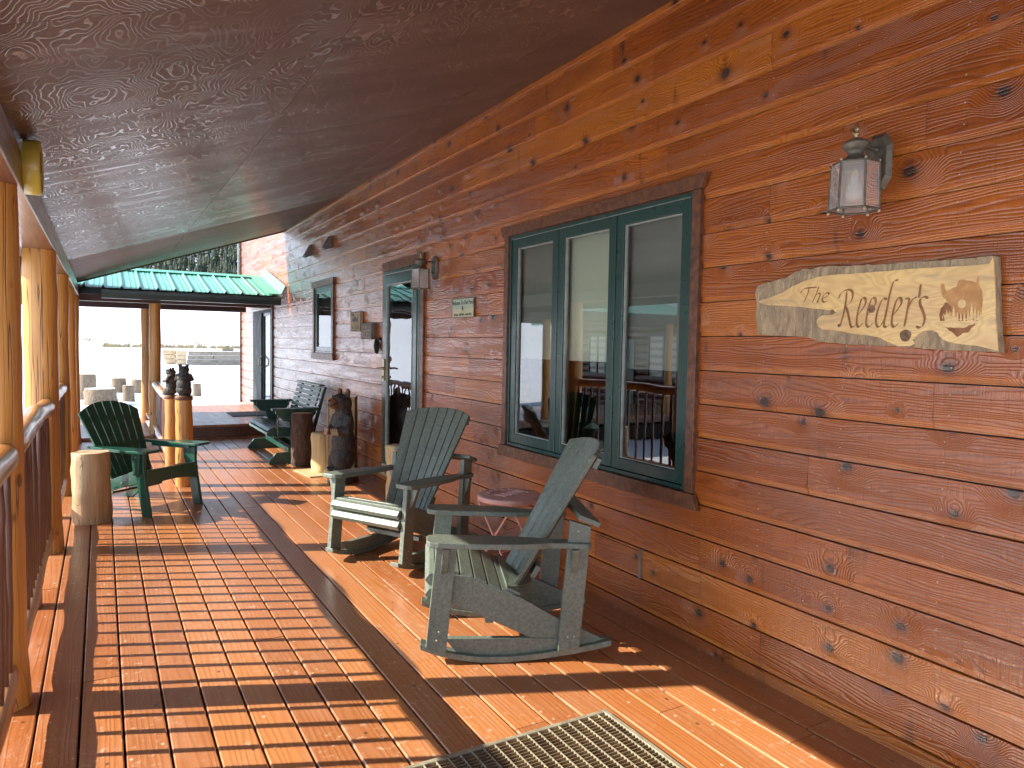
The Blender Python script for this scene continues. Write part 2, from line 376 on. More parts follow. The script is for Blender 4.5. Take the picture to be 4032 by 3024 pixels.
# ------------------------------------------------------------ mesh helpers
class MB:
    def __init__(s): s.v = []; s.f = []; s.mi = []; s.r = []; s.sm = []
    def add(s, vs, fs, mat=0, r=0.0, smooth=False):
        b = len(s.v); s.v += [tuple(v) for v in vs]
        for f in fs: s.f.append([b+i for i in f]); s.mi.append(mat); s.r.append(r); s.sm.append(smooth)
        return s
    def box(s, p0, p1, mat=0, r=0.0, R=None, c=None):
        x0, y0, z0 = p0; x1, y1, z1 = p1
        vs = [Vector(q) for q in ((x0,y0,z0),(x1,y0,z0),(x1,y1,z0),(x0,y1,z0),(x0,y0,z1),(x1,y0,z1),(x1,y1,z1),(x0,y1,z1))]
        if R is not None:
            c = Vector(c); vs = [c + R @ (v-c) for v in vs]
        return s.add(vs, [(0,3,2,1),(4,5,6,7),(0,1,5,4),(1,2,6,5),(2,3,7,6),(3,0,4,7)], mat, r)
    def ext(s, loop, off, mat=0, r=0.0, smooth=False):
        """solid from a planar loop of 3D points pushed along off"""
        n = len(loop); A = [Vector(p) for p in loop]; off = Vector(off); Bv = [p+off for p in A]
        nrm = Vector((0,0,0))
        for i in range(n): nrm += A[i].cross(A[(i+1) % n])
        flip = nrm.dot(off) > 0
        f = [list(range(n)), [n+i for i in range(n)][::-1]]
        if flip: f = [f[0][::-1], f[1][::-1]]
        for i in range(n):
            j = (i+1) % n
            q = (i, j, n+j, n+i); f.append(q if flip else q[::-1])
        return s.add(A+Bv, f, mat, r, False)
    def tube(s, pts, rad, seg=12, mat=0, r=0.0, wob=0.0, seed=0.0, cap=True, smooth=True, capmat=None):
        pts = [Vector(p) for p in pts]; n = len(pts)
        if not hasattr(rad, '__len__'): rad = [rad]*n
        vs = []; up = None
        for i, p in enumerate(pts):
            d = (pts[min(i+1, n-1)] - pts[max(i-1, 0)]).normalized()
            if up is None: up = Vector((0,0,1)) if abs(d.z) < .9 else Vector((1,0,0))
            a = d.cross(up).normalized(); b2 = a.cross(d).normalized(); up = b2
            for k in range(seg):
                t = 2*pi*k/seg; rr = rad[i]
                if wob: rr *= 1 + wob*mnoise.noise(Vector((cos(t)*1.3+seed*3.1, sin(t)*1.3+seed, i*.55+seed*7.7)))
                vs.append(p + a*(cos(t)*rr) + b2*(sin(t)*rr))
        fs = [(i*seg+k, i*seg+(k+1) % seg, (i+1)*seg+(k+1) % seg, (i+1)*seg+k) for i in range(n-1) for k in range(seg)]
        s.add(vs, fs, mat, r, smooth)
        if cap:
            s.add(vs[:seg], [list(range(seg))[::-1]], mat if capmat is None else capmat, r)
            s.add(vs[-seg:], [list(range(seg))], mat if capmat is None else capmat, r)
        return s
    def lathe(s, prof, c=(0,0,0), seg=20, mat=0, axis='z', smooth=True, rot=0.0):
        vs = []; c = Vector(c)
        for rr, h in prof:
            for k in range(seg):
                t = 2*pi*k/seg + rot
                q = (cos(t)*rr, sin(t)*rr, h)
                if axis == 'x': q = (h, cos(t)*rr, sin(t)*rr)
                if axis == 'y': q = (cos(t)*rr, h, sin(t)*rr)
                vs.append(c + Vector(q))
        n = len(prof)
        fs = [(i*seg+k, i*seg+(k+1) % seg, (i+1)*seg+(k+1) % seg, (i+1)*seg+k) for i in range(n-1) for k in range(seg)]
        if axis == 'y': fs = [f[::-1] for f in fs]
        return s.add(vs, fs, mat, 0, smooth)
    def ell(s, c, rx, ry, rz, mat=0, R=None, u=16, v=10):
        vs = []; c = Vector(c)
        for i in range(v+1):
            ph = pi*i/v
            for k in range(u):
                t = 2*pi*k/u; q = Vector((sin(ph)*cos(t)*rx, sin(ph)*sin(t)*ry, cos(ph)*rz))
                vs.append(c + (R @ q if R is not None else q))
        fs = [(i*u+k, (i+1)*u+k, (i+1)*u+(k+1) % u, i*u+(k+1) % u) for i in range(v) for k in range(u)]
        return s.add(vs, fs, mat, 0, True)
    def shift(s, d):
        s.v = [(a+d[0], b+d[1], c+d[2]) for a, b, c in s.v]; return s

def link(o, parent=None):
    COL.objects.link(o)
    if parent is not None: o.parent = parent
    return o
def build(mb, name, mats, parent=None, bevel=0.0, weld=False, loc=None):
    me = bpy.data.meshes.new(name)
    if loc is not None: mb.shift((-loc[0], -loc[1], -loc[2]))
    me.from_pydata(mb.v, [], mb.f)
    mats = mats if isinstance(mats, (list, tuple)) else [mats]
    for k in mats: me.materials.append(M[k] if isinstance(k, str) else k)
    me.polygons.foreach_set('material_index', [min(i, len(mats)-1) for i in mb.mi])
    me.polygons.foreach_set('use_smooth', mb.sm)
    if any(mb.r):
        a = me.attributes.new('rnd', 'FLOAT', 'FACE'); a.data.foreach_set('value', mb.r)
    me.update()
    o = bpy.data.objects.new(name, me); link(o, parent)
    if loc is not None: o.location = loc
    if weld or bevel:
        bm = bmesh.new(); bm.from_mesh(me)
        if weld: bmesh.ops.remove_doubles(bm, verts=bm.verts, dist=1e-5)
        bmesh.ops.recalc_face_normals(bm, faces=bm.faces)
        bm.to_mesh(me); bm.free()
    if bevel:
        md = o.modifiers.new('bevel', 'BEVEL'); md.width = bevel; md.segments = 2; md.limit_method = 'ANGLE'; md.angle_limit = radians(40)
    return o
def thing(name, label, cat, loc=(0,0,0), rotz=0.0, group=None):
    o = bpy.data.objects.new(name, None); link(o); o.empty_display_size = .1
    o.location = loc; o.rotation_euler = (0, 0, rotz)
    return tag(o, label, cat, group)
def tag(o, label=None, cat=None, group=None, kind=None):
    if label: o['label'] = label
    if cat: o['category'] = cat
    if group: o['group'] = group
    if kind: o['kind'] = kind
    return o
def copy_tree(o, parent=None):
    c = o.copy(); COL.objects.link(c)
    if parent is not None: c.parent = parent
    for ch in list(o.children): copy_tree(ch, c)
    return c
def local(loc):
    """world-built meshes for a thing standing at loc"""
    return lambda mb, name, mats, parent, **k: build(mb.shift((-loc[0], -loc[1], -loc[2])), name, mats, parent, **k)
def text_mesh(txt, size, name, mats, parent, origin, ydir, zdir, depth=.001, width=1.0, shear=0.0, align='CENTER'):
    """raised lettering; ydir, zdir: world axes of the text's x and y"""
    cu = bpy.data.curves.new(name, 'FONT'); cu.body = txt; cu.size = size; cu.align_x = align; cu.align_y = 'CENTER'
    cu.extrude = depth; cu.shear = shear; cu.resolution_u = 3
    t = bpy.data.objects.new(name, cu); COL.objects.link(t)
    dg = bpy.context.evaluated_depsgraph_get(); dg.update()
    me = bpy.data.meshes.new_from_object(t.evaluated_get(dg)); bpy.data.objects.remove(t)
    X = Vector(ydir)*width; Y = Vector(zdir); Z = Vector(ydir).cross(Y)
    o3 = Vector(origin)
    for v in me.vertices: c = v.co.copy(); v.co = o3 + X*c.x + Y*c.y + Z*c.z
    me.materials.clear(); me.materials.append(M[mats]); me.name = name
    return link(bpy.data.objects.new(name, me), parent)

# ------------------------------------------------------------ setting: terrain
def ground_z(x, y):
    r = sqrt(x*x+y*y); a = atan2(x, y)
    def ss(e0, e1, t):
        t = max(0, min(1, (t-e0)/(e1-e0))); return t*t*(3-2*t)
    z = -.45 + .25*ss(20, 60, r) + .30*ss(60, 140, r) - .9*math.exp(-((r-150)/7.0)**2)
    z += 14.8*ss(150, 430, r)*(1+.06*sin(a*5+1)) + 9*ss(450, 600, r) + 250*ss(560, 1500, r)*(1+.12*sin(a*7))
    z += .10*mnoise.noise(Vector((x*.12, y*.12, 3))) + .05*mnoise.noise(Vector((x*.6, y*.6, 9)))
    if r > 200: z += 1.2*mnoise.noise(Vector((x*.012, y*.012, 1)))
    return z
mb = MB(); NA = 260; rr = [0.0, 2, 4, 6]
while rr[-1] < 1500: rr.append(rr[-1]*1.042+.25)
vs = [(0, 0, -.45)]
for q in rr[1:]:
    for k in range(NA):
        a = 2*pi*k/NA; x, y = q*sin(a), q*cos(a); vs.append((x, y, ground_z(x, y) if q > 7 else -.45))
fs = [(0, 1+(k+1) % NA, 1+k) for k in range(NA)]
for i in range(len(rr)-2):
    b = 1+i*NA
    fs += [(b+k, b+(k+1) % NA, b+NA+(k+1) % NA, b+NA+k) for k in range(NA)]
mb.add(vs, fs, 0, 0, True)
tag(build(mb, 'snow_ground', 'snow'), kind='structure')

# forest on the far hillside
mb = MB(); fr = random.Random(5)
for i in range(5200):
    a = radians(fr.uniform(-14, 24)); q = fr.uniform(640, 1080)
    cl = mnoise.noise(Vector((a*30, q*.03, 4)))
    if cl < -.38: continue
    x, y = q*sin(a), q*cos(a); z = ground_z(x, y); h = fr.uniform(12, 24); w = h*fr.uniform(.16, .24)
    n = 7
    for L in range(6):
        zb = z + h*(.02+.155*L); rt = w*(1-.15*L); ph = fr.random()*6
        ring = [(x+cos(ph+2*pi*k/n)*rt*fr.uniform(.55, 1.2), y+sin(ph+2*pi*k/n)*rt*fr.uniform(.55, 1.2), zb-fr.uniform(0, .05)*h) for k in range(n)]
        mb.add(ring+[(x, y, zb+h*.22)], [(k, (k+1) % n, n) for k in range(n)], 0, 0)
tag(build(mb, 'hillside_forest', 'conifer'), 'dark conifer forest with snowy gaps on the hillside above the green roof', 'forest', kind='stuff')

# dry brush along the creek and tufts
mb = MB(); br = random.Random(8)
for i in range(900):
    a = radians(br.uniform(0, 24)); q = 138+br.gauss(0, 2.6)+3*sin(a*17)
    if mnoise.noise(Vector((a*9, 2, 2))) < -.12: continue
    x, y = q*sin(a), q*cos(a); z = ground_z(x, y)-.1
    for k in range(5):
        t = br.uniform(0, 2*pi); h = br.uniform(.35, 1.1); dx, dy = cos(t)*h*.5, sin(t)*h*.5
        mb.add([(x-.10, y, z), (x+.10, y, z), (x+dx, y+dy, z+h)], [(0, 1, 2)])
tag(build(mb, 'creek_brush', 'brush'), 'dry yellowish brush lining the creek bank across the snowfield', 'brush', kind='stuff')
mb = MB()
for (px, py, n, h0) in ((-3.2, 190, 26, 1.9), (19.5, 175, 22, 1.7), (32, 168, 14, 1.2), (8, 185, 10, 1.1), (26, 205, 18, 1.0)):
    for k in range(n):
        x = px+br.gauss(0, 1.2); y = py+br.gauss(0, 1.2); z = ground_z(x, y)-.1; h = h0*br.uniform(.4, 1.1); t = br.uniform(0, 6.28)
        mb.add([(x-.09, y, z), (x+.09, y, z), (x+cos(t)*h*.35, y, z+h)], [(0, 1, 2)])
tag(build(mb, 'field_twigs', 'brush'), 'sparse twigs poking through the open snowfield', 'brush', kind='stuff')

# ------------------------------------------------------------ decks
P0, PITCH = .0575, .1455
mb = MB(); dr = random.Random(3)
def board(mb, x0, x1, y0, y1, z1, th=.036, r=None, cross=False):
    r = dr.uniform(.02, 1) if r is None else r
    e = .004
    # rounded-edge board: top plus chamfers
    if not cross:
        prof = [(x0, z1-th), (x0, z1-e), (x0+e, z1), (x1-e, z1), (x1, z1-e), (x1, z1-th)]
        loop = [(a, y0, b) for a, b in prof]; off = (0, y1-y0, 0)
    else:
        prof = [(y0, z1-th), (y0, z1-e), (y0+e, z1), (y1-e, z1), (y1, z1-e), (y1, z1-th)]
        loop = [(x0, a, b) for a, b in prof]; off = (x1-x0, 0, 0)
    mb.ext(loop, off, 0, r)
i = -4
while True:
    x0 = P0+PITCH*i+.0042; x1 = P0+PITCH*(i+1)-.0042
    if x0 > 2.50: break
    if x1 > 2.45: x1 = 2.552
    yend = 11.80 if x0 > .60 else 10.2
    y = -3.0 - dr.uniform(0, 3)
    joints = [y]
    if i == 0: joints += [.9, 2.30]
    elif i == 2: joints += [.4, 2.37]
    elif i == -2: joints += [-.5, 3.9]
    while joints[-1] < yend: joints.append(joints[-1]+dr.choice([2.44, 3.05, 3.66, 4.88]))
    joints[-1] = yend
    for a, b in zip(joints, joints[1:]):
        if b-a > .05: board(mb, x0, x1, max(a, -3.2)+.0015, b-.0015, dr.uniform(-.0012, .0012)) if b > -3.2 else None
    i += 1
y = 10.2
while y < 11.85:
    board(mb, -.525, .636, y+.003, min(y+.1425, 11.9), 0, cross=True); y += .1455
build_deck = build(mb, 'porch_deck', 'deck'); tag(build_deck, kind='structure')
# raised landing to the right, lower walkway floor to the left
mb = MB(); i = 0; x = .66
while x < 2.53:
    x1 = min(x+.1425, 2.552); 
    for a, b in ((11.80, 13.9), (13.9, 15.45)): board(mb, x, x1, a+.002, b-.002, .19+dr.uniform(-.001, .001))
    x += .1455
mb.box((.66, 11.832, .0), (2.552, 11.86, .154), 1)
tag(build(mb, 'raised_landing', ['deck', 'beam']), kind='structure')
mb = MB(); y = 11.95
while y < 14.45:
    board(mb, -9.0, .655, y, y+.1405, .045, cross=True); y += .1455
mb.box((-9, 11.93, -.1), (.655, 11.945, .008), 1)
tag(build(mb, 'walkway_floor', ['deck', 'beam']), kind='structure')
mb = MB(); mb.box((-.50, -3, -.44), (2.6, 11.9, -.26)); mb.box((-8.9, 12.0, -.44), (2.6, 14.4, -.16))  # dark blocks added below the boards so the gaps read as shade
tag(build(mb, 'underdeck_dark_fill', 'under'), kind='structure')
mb = MB(); mb.box((-.535, -3.1, -.24), (-.50, 11.95, -.04))
for yy in range(-2, 12): mb.box((-.50, yy*1.0, -.24), (2.55, yy+.04, -.045))
tag(build(mb, 'deck_joists', 'beam'), kind='structure')

# ------------------------------------------------------------ the house
XW = 2.541; ZP0, ZP = .053, .1648
OPEN = [(2.675, 4.515, .765, 2.25), (6.17, 7.14, .19, 2.19), (9.06, 9.92, 1.34, 2.21), (12.82, 14.48, .2, 2.04)]
house = thing('lodge_house', 'long stained cedar lodge wall with green windows and a glass door along the porch', 'house', (XW, 6.5, 0))
HL = local((XW, 6.5, 0))
def cuts(y0, y1, z0, z1):
    zm = (z0+z1)/2; segs = [(y0, y1)]
    for a, b, c, d in OPEN:
        if c <= zm <= d:
            ns = []
            for p, q in segs:
                if b <= p or a >= q: ns.append((p, q)); continue
                if p < a: ns.append((p, a))
                if q > b: ns.append((b, q))
            segs = ns
    return segs
mb = MB(); hr = random.Random(21)
prof = [(.018, 0.0), (.018, .0035), (.0095, .004), (.0095, .0275), (.001, .029), (0, .033), (0, ZP-.0006), (.018, ZP)]
for k in range(-1, 24):
    zb = ZP0+ZP*k; y = -3.2-hr.uniform(0, 4)
    while y < 16.0:
        L = hr.choice([1.2, 1.9, 2.4, 3.1, 3.7, 4.3]); y2 = min(y+L, 16.0)
        if y2 > -3.2:
            r = hr.uniform(.02, .99); ya, yb = max(y, -3.2)+.0008, y2-.0008
            jit = hr.uniform(-.0012, .0012)
            for (xa, za), (xb, zc) in zip(prof, prof[1:]):
                A, Bz = zb+za, zb+zc
                if Bz <= 0: continue
                A = max(A, 0)
                mt = 2 if za < .004 and xa > .01 else (1 if za < .028 else 0)
                for p, q in cuts(ya, yb, A, Bz):
                    n = 1 if q-p < 2 else 2
                    mb.add([(XW+xa+jit, p, A), (XW+xb+jit, p, Bz), (XW+xb+jit, q, Bz), (XW+xa+jit, q, A)], [(0, 1, 2, 3)], mt, r)
        y = y2
# split board end near the floor below the big window
mb.box((XW-.010, 3.02, .243), (XW+.004, 3.42, .372), 0, .88)
mb.box((XW-.012, 3.004, .225), (XW+.006, 3.018, .385), 3, .3)
HL(mb, 'cedar_wall', ['siding', 'band', 'gap', 'timber'], house)
# sheathing behind, with the openings left free, and the dim room
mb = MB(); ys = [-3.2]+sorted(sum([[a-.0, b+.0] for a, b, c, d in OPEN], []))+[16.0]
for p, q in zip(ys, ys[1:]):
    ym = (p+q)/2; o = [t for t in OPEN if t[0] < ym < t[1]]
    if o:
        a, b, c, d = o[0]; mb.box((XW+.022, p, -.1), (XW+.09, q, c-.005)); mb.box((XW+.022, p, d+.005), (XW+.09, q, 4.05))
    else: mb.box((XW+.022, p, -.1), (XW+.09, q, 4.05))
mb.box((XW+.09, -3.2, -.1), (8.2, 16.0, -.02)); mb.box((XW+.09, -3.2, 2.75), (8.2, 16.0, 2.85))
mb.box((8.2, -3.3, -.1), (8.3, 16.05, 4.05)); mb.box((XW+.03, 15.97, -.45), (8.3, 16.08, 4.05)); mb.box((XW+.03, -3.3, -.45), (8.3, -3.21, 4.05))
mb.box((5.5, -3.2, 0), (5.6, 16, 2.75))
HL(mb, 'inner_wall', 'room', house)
mb = MB(); mb.ext([(XW-.20, 11.95, 4.06), (8.8, 11.95, 4.9), (8.8, 11.95, 5.02), (XW-.20, 11.95, 4.18)], (0, 4.5, 0))
mb.ext([(XW+.0, -3.5, 4.06), (8.8, -3.5, 4.9), (8.8, -3.5, 5.02), (XW+.0, -3.5, 4.18)], (0, 15.44, 0))
HL(mb, 'roof', 'roof', house)
mb = MB(); mb.box((XW-.022, 15.96, .19), (XW+.03, 16.02, 4.0)); HL(mb, 'corner_trim', 'dbrown', house)
mb = MB(); mb.box((XW-.012, -3, 3.205), (XW+.01, 11.9, 3.243)); HL(mb, 'top_trim', 'band', house, bevel=.004)

def trimmed(parent, y0, y1, z0, z1, side=.078, head=.085, sill=.09, px=.024):
    """casing: side boards, head and sill with slanted ends. y0,y1,z0,z1: inner edges"""
    mb = MB(); X = XW-px
    mb.box((X, y0-side, z0), (XW+.02, y0-.001, z1)); HL(mb, 'casing', 'trim', parent, bevel=.002)
    mb = MB(); mb.box((X, y1+.001, z0), (XW+.02, y1+side, z1)); HL(mb, 'casing', 'trim', parent, bevel=.002)
    a, b = y0-side-.012, y1+side+.012
    mb = MB(); mb.ext([(X-.012, a, z1+.001), (X-.012, b, z1+.001), (X-.012, b+.03, z1+head), (X-.012, a-.035, z1+head)], (.03, 0, 0)); HL(mb, 'head_trim', 'trim', parent, bevel=.002)
    if sill:
        mb = MB(); mb.ext([(X-.012, a, z0-.001), (X-.012, b, z0-.001), (X-.012, b+.03, z0-sill), (X-.012, a-.035, z0-sill)], (.03, 0, 0)); HL(mb, 'sill', 'trim', parent, bevel=.002)
def ring(mb, x0, x1, y0, y1, z0, z1, w, mat=0, wb=None):
    wb = wb or w
    mb.box((x0, y0, z0), (x1, y0+w, z1), mat); mb.box((x0, y1-w, z0), (x1, y1, z1), mat)
    mb.box((x0+.0005, y0+w, z1-w), (x1-.0005, y1-w, z1), mat); mb.box((x0+.0005, y0+w, z0), (x1-.0005, y1-w, z0+wb), mat)
def pane(y0, y1, z0, z1, x, parent, mat='glass'):
    mb = MB(); mb.add([(x, y0, z0), (x, y0, z1), (x, y1, z1), (x, y1, z0)], [(0, 1, 2, 3)]); return HL(mb, 'glass', mat, parent)

# big triple window
bw = bpy.data.objects.new('triple_window', None); link(bw, house)
def sub(name, parent):
    o = bpy.data.objects.new(name, None); return link(o, parent)
trimmed(house, 2.675, 4.515, .765, 2.25, side=.056, head=.068, sill=.078)
mb = MB(); ring(mb, XW-.012, XW+.09, 2.677, 4.513, .767, 2.248, .022); wf = HL(mb, 'window', 'green', house, bevel=.002)
for k in range(3):
    a = 2.677+.022+k*.5973; b = a+.5955
    mb = MB(); ring(mb, XW-.004, XW+.04, a+.004, b-.004, .792, 2.223, .062)
    HL(mb, 'sash', 'green', wf, bevel=.003)
    mb = MB(); ring(mb, XW+.006, XW+.03, a+.068, b-.068, .856, 2.159, .006); HL(mb, 'glazing_bead', 'weather', wf)
    mb = MB(); mb.box((XW-.0055, a+.0, 2.224), (XW+.0, b, 2.2275)); HL(mb, 'weather_strip', 'weather', wf)
    pane(a+.074, b-.074, .862, 2.153, XW+.02, wf)
    mb = MB(); mb.box((XW+.055, a+.045, 1.39 if k != 0 else 1.36), (XW+.058, b-.055, 2.2)); HL(mb, 'roller_blind', 'shadel' if k == 1 else 'shade', wf)
    mb = MB(); mb.box((XW+.06, b-.022, .80), (XW+.16, b+.004, 2.2)); HL(mb, 'mullion', 'post' if k < 2 else 'trim', wf)
bpy.data.objects.remove(bw)
# door
mb = MB(); mb.box((XW-.02, 6.075, .12), (XW+.02, 6.168, 2.21)); HL(mb, 'casing', 'trim', house, bevel=.002)
mb = MB(); mb.box((XW-.016, 7.141, .12), (XW+.02, 7.172, 2.21)); HL(mb, 'casing', 'trim', house, bevel=.002)
mb = MB(); mb.box((XW-.024, 6.075, 2.212), (XW+.02, 7.172, 2.30)); HL(mb, 'head_trim', 'trim', house, bevel=.002)
mb = MB(); ring(mb, XW-.022, XW+.06, 6.172, 7.138, .16, 2.208, .036); dframe = HL(mb, 'door_frame', 'green', house, bevel=.002)
mb = MB(); mb.box((XW-.035, 6.16, .12), (XW+.05, 7.15, .158)); HL(mb, 'threshold', 'matframe', dframe, bevel=.003)
mb = MB(); ring(mb, XW-.03, XW+.01, 6.21, 7.10, .20, 2.165, .10, wb=.12); door = HL(mb, 'door', 'green', house, bevel=.004)
mb = MB(); ring(mb, XW-.034, XW-.012, 6.305, 7.005, .315, 2.07, .012); HL(mb, 'glazing_bead', 'weather', door)
mb = MB(); mb.box((XW-.033, 6.18, 2.168), (XW-.02, 7.12, 2.176)); HL(mb, 'drip_cap', 'weather', door)
mb = MB(); mb.box((XW-.037, 6.22, .20), (XW-.031, 7.09, .245)); HL(mb, 'sweep', 'weather', door)
pane(6.315, 6.995, .32, 2.06, XW-.015, door, 'wavy')
mb = MB(); mb.box((XW-.046, 7.035, 1.10), (XW-.03, 7.075, 1.32)); mb.tube([(XW-.045, 7.055, 1.225), (XW-.085, 7.055, 1.225), (XW-.088, 7.0, 1.23), (XW-.085, 6.935, 1.222), (XW-.088, 6.915, 1.228)], [.011, .010, .009, .008, .006], 8)
mb.tube([(XW-.05, 7.055, 1.135), (XW-.066, 7.055, 1.135)], .014, 10); mb.tube([(XW-.045, 7.075, 1.228), (XW-.075, 7.11, 1.228), (XW-.078, 7.16, 1.222)], [.009, .009, .006], 8)
HL(mb, 'handle', 'brass', door)
mb = MB(); mb.box((XW+.30, 6.2, 0), (XW+.34, 7.1, 2.2)); mb2 = mb
HL(mb, 'inner_door', 'dgreen', door)
# small window
trimmed(house, 9.06, 9.92, 1.34, 2.21, side=.07, head=.085, sill=.085)
mb = MB(); ring(mb, XW-.014, XW+.07, 9.062, 9.918, 1.342, 2.208, .02); wf = HL(mb, 'window', 'green', house, bevel=.002)
mb = MB(); ring(mb, XW-.008, XW+.03, 9.085, 9.895, 1.365, 2.185, .055); HL(mb, 'sash', 'green', wf, bevel=.002)
pane(9.14, 9.84, 1.42, 2.13, XW+.01, wf)
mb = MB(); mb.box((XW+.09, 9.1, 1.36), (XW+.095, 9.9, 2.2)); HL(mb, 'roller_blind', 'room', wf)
# far door at the landing
mb = MB(); mb.box((XW-.02, 12.72, .19), (XW+.02, 12.818, 2.10)); HL(mb, 'casing', 'dbrown', house, bevel=.002)
mb = MB(); ring(mb, XW-.02, XW+.06, 12.822, 14.478, .2, 2.04, .05); fd = HL(mb, 'sliding_door', 'dgreen', house, bevel=.002)
mb = MB(); mb.box((XW-.035, 13.60, .25), (XW+.02, 14.43, 1.99)); HL(mb, 'panel', 'dgreen', fd, bevel=.003)
mb = MB(); ring(mb, XW-.01, XW+.03, 12.875, 13.595, .25, 1.99, .06); HL(mb, 'sash', 'green', fd, bevel=.002)
pane(12.935, 13.535, .31, 1.93, XW+.005, fd)
mb = MB(); mb.tube([(XW-.02, 13.56, 1.02), (XW-.075, 13.56, 1.05), (XW-.08, 13.56, 1.15), (XW-.02, 13.56, 1.22)], .012, 8); HL(mb, 'handle', 'brass', fd)
mb = MB(); mb.box((XW+.14, 12.85, .3), (XW+.145, 13.58, 2.0)); HL(mb, 'curtain', 'shadel', fd)

# ------------------------------------------------------------ porch roof
pr = thing('porch_roof', 'sloping brown plywood porch ceiling with a long beam over the log posts', 'porch roof', (1.0, 4.4, 0))
PL = local((1.0, 4.4, 0))
cz = lambda x: 2.372+.3416*x
mb = MB(); pr_r = random.Random(2)
xs = [-.60, -.46, .82, 2.04, XW-.001]; ysm = [-3.0, -.07, 2.37, 4.48, 6.65, 8.72, 11.90]
for a, b in zip(xs, xs[1:]):
    for c, d in zip(ysm, ysm[1:]):
        e = .0012; r = pr_r.uniform(.05, .55) if d < 11 else .95
        mb.ext([(a+e, c+e, cz(a+e)), (b-e, c+e, cz(b-e)), (b-e, c+e, cz(b-e)+.018), (a+e, c+e, cz(a+e)+.018)], (0, d-c-2*e, 0), 0, r)
PL(mb, 'plywood_ceiling', 'ply', pr)
mb = MB(); mb.ext([(-.60, -3.0, cz(-.60)+.02), (XW-.001, -3.0, cz(XW)+.02), (XW-.001, -3.0, cz(XW)+.20), (-.60, -3.0, cz(-.6)+.20)], (0, 14.9, 0)); PL(mb, 'roof_deck', 'beam', pr)
mb = MB(); mb.box((-.46, -3.0, 2.065), (-.27, 11.72, cz(-.46)-.002)); PL(mb, 'beam', 'beam', pr, bevel=.006)
mb = MB(); mb.box((-.268, -2.9, 2.063), (-.262, 11.7, 2.072)); 
mb = MB(); mb.box((-.630, -3.0, 2.00), (-.602, 11.9, 2.36)); PL(mb, 'fascia', 'dgreen', pr, bevel=.003)
mb = MB(); mb.ext([(-.60, 11.902, cz(-.6)-.02), (XW-.002, 11.902, cz(XW)-.02), (XW-.002, 11.902, cz(XW)+.2), (-.60, 11.902, cz(-.6)+.2)], (0, .03, 0)); PL(mb, 'end_fascia', 'dbrown', pr)
mb = MB(); mb.ext([(-.68, -3.1, cz(-.68)+.205), (XW-.001, -3.1, cz(XW)+.205), (XW-.001, -3.1, cz(XW)+.235), (-.68, -3.1, cz(-.68)+.235)], (0, 14.98, 0)); PL(mb, 'metal_roof', 'roof', pr)

# ------------------------------------------------------------ log posts and railings
def log_post(x, y, z0, z1, r0, r1, label, seed, group, mat='post', flare=1.0, name='log_post'):
    pr_ = random.Random(seed); n = 22; pts = []; rad = []
    for i in range(n+1):
        t = i/n; z = (z1-z0)*t
        pts.append((.012*mnoise.noise(Vector((seed, t*2.2, 0))), .012*mnoise.noise(Vector((seed, 5, t*2.2))), z))
        rad.append(((r0*(1-t)+r1*t)*(1+.05*mnoise.noise(Vector((seed*2.3, t*5, 1))))) + (.014*max(0, 1-t*9) if flare else 0))
    mb = MB().tube(pts, rad, 28, wob=.05, seed=seed)
    return tag(build(mb, name, mat, loc=None), label, 'post', group), (x, y, z0)
PY = [1.05, 3.456, 5.86, 7.95, 10.04, 11.80]
PLAB = ['porch log post just outside the left edge beside the nearest railing',
        'nearest log post cut by the left edge of the view, cracked and orange',
        'thick orange log post second from the camera, with a long black crack',
        'knotty log post third from the camera, just behind the cracked one',
        'slim shaded log post fourth from the camera in the porch row',
        'last and slimmest porch log post, right beside the snowy yard view']
for i, yy in enumerate(PY):
    rr_ = [.09, .09, .105, .10, .095, .09][i]
    o, L = log_post(-.36, yy, 0, 2.064, rr_*1.02, rr_*.94, PLAB[i], i*3+1.7, 'log posts along the porch edge')
    o.location = (-.36, yy, 0); o.rotation_euler = (0, 0, i*1.9)
o, L = log_post(.70, 12.2, .045, 2.02, .085, .08, 'log post carrying the front beam of the green roofed walkway', 31.3, 'walkway log posts'); o.location = (.70, 12.2, .045)
o, L = log_post(.68, 14.25, .045, 2.02, .085, .08, 'slightly farther walkway log post lit orange on its lower left side', 37.3, 'walkway log posts'); o.location = (.68, 14.25, .045)

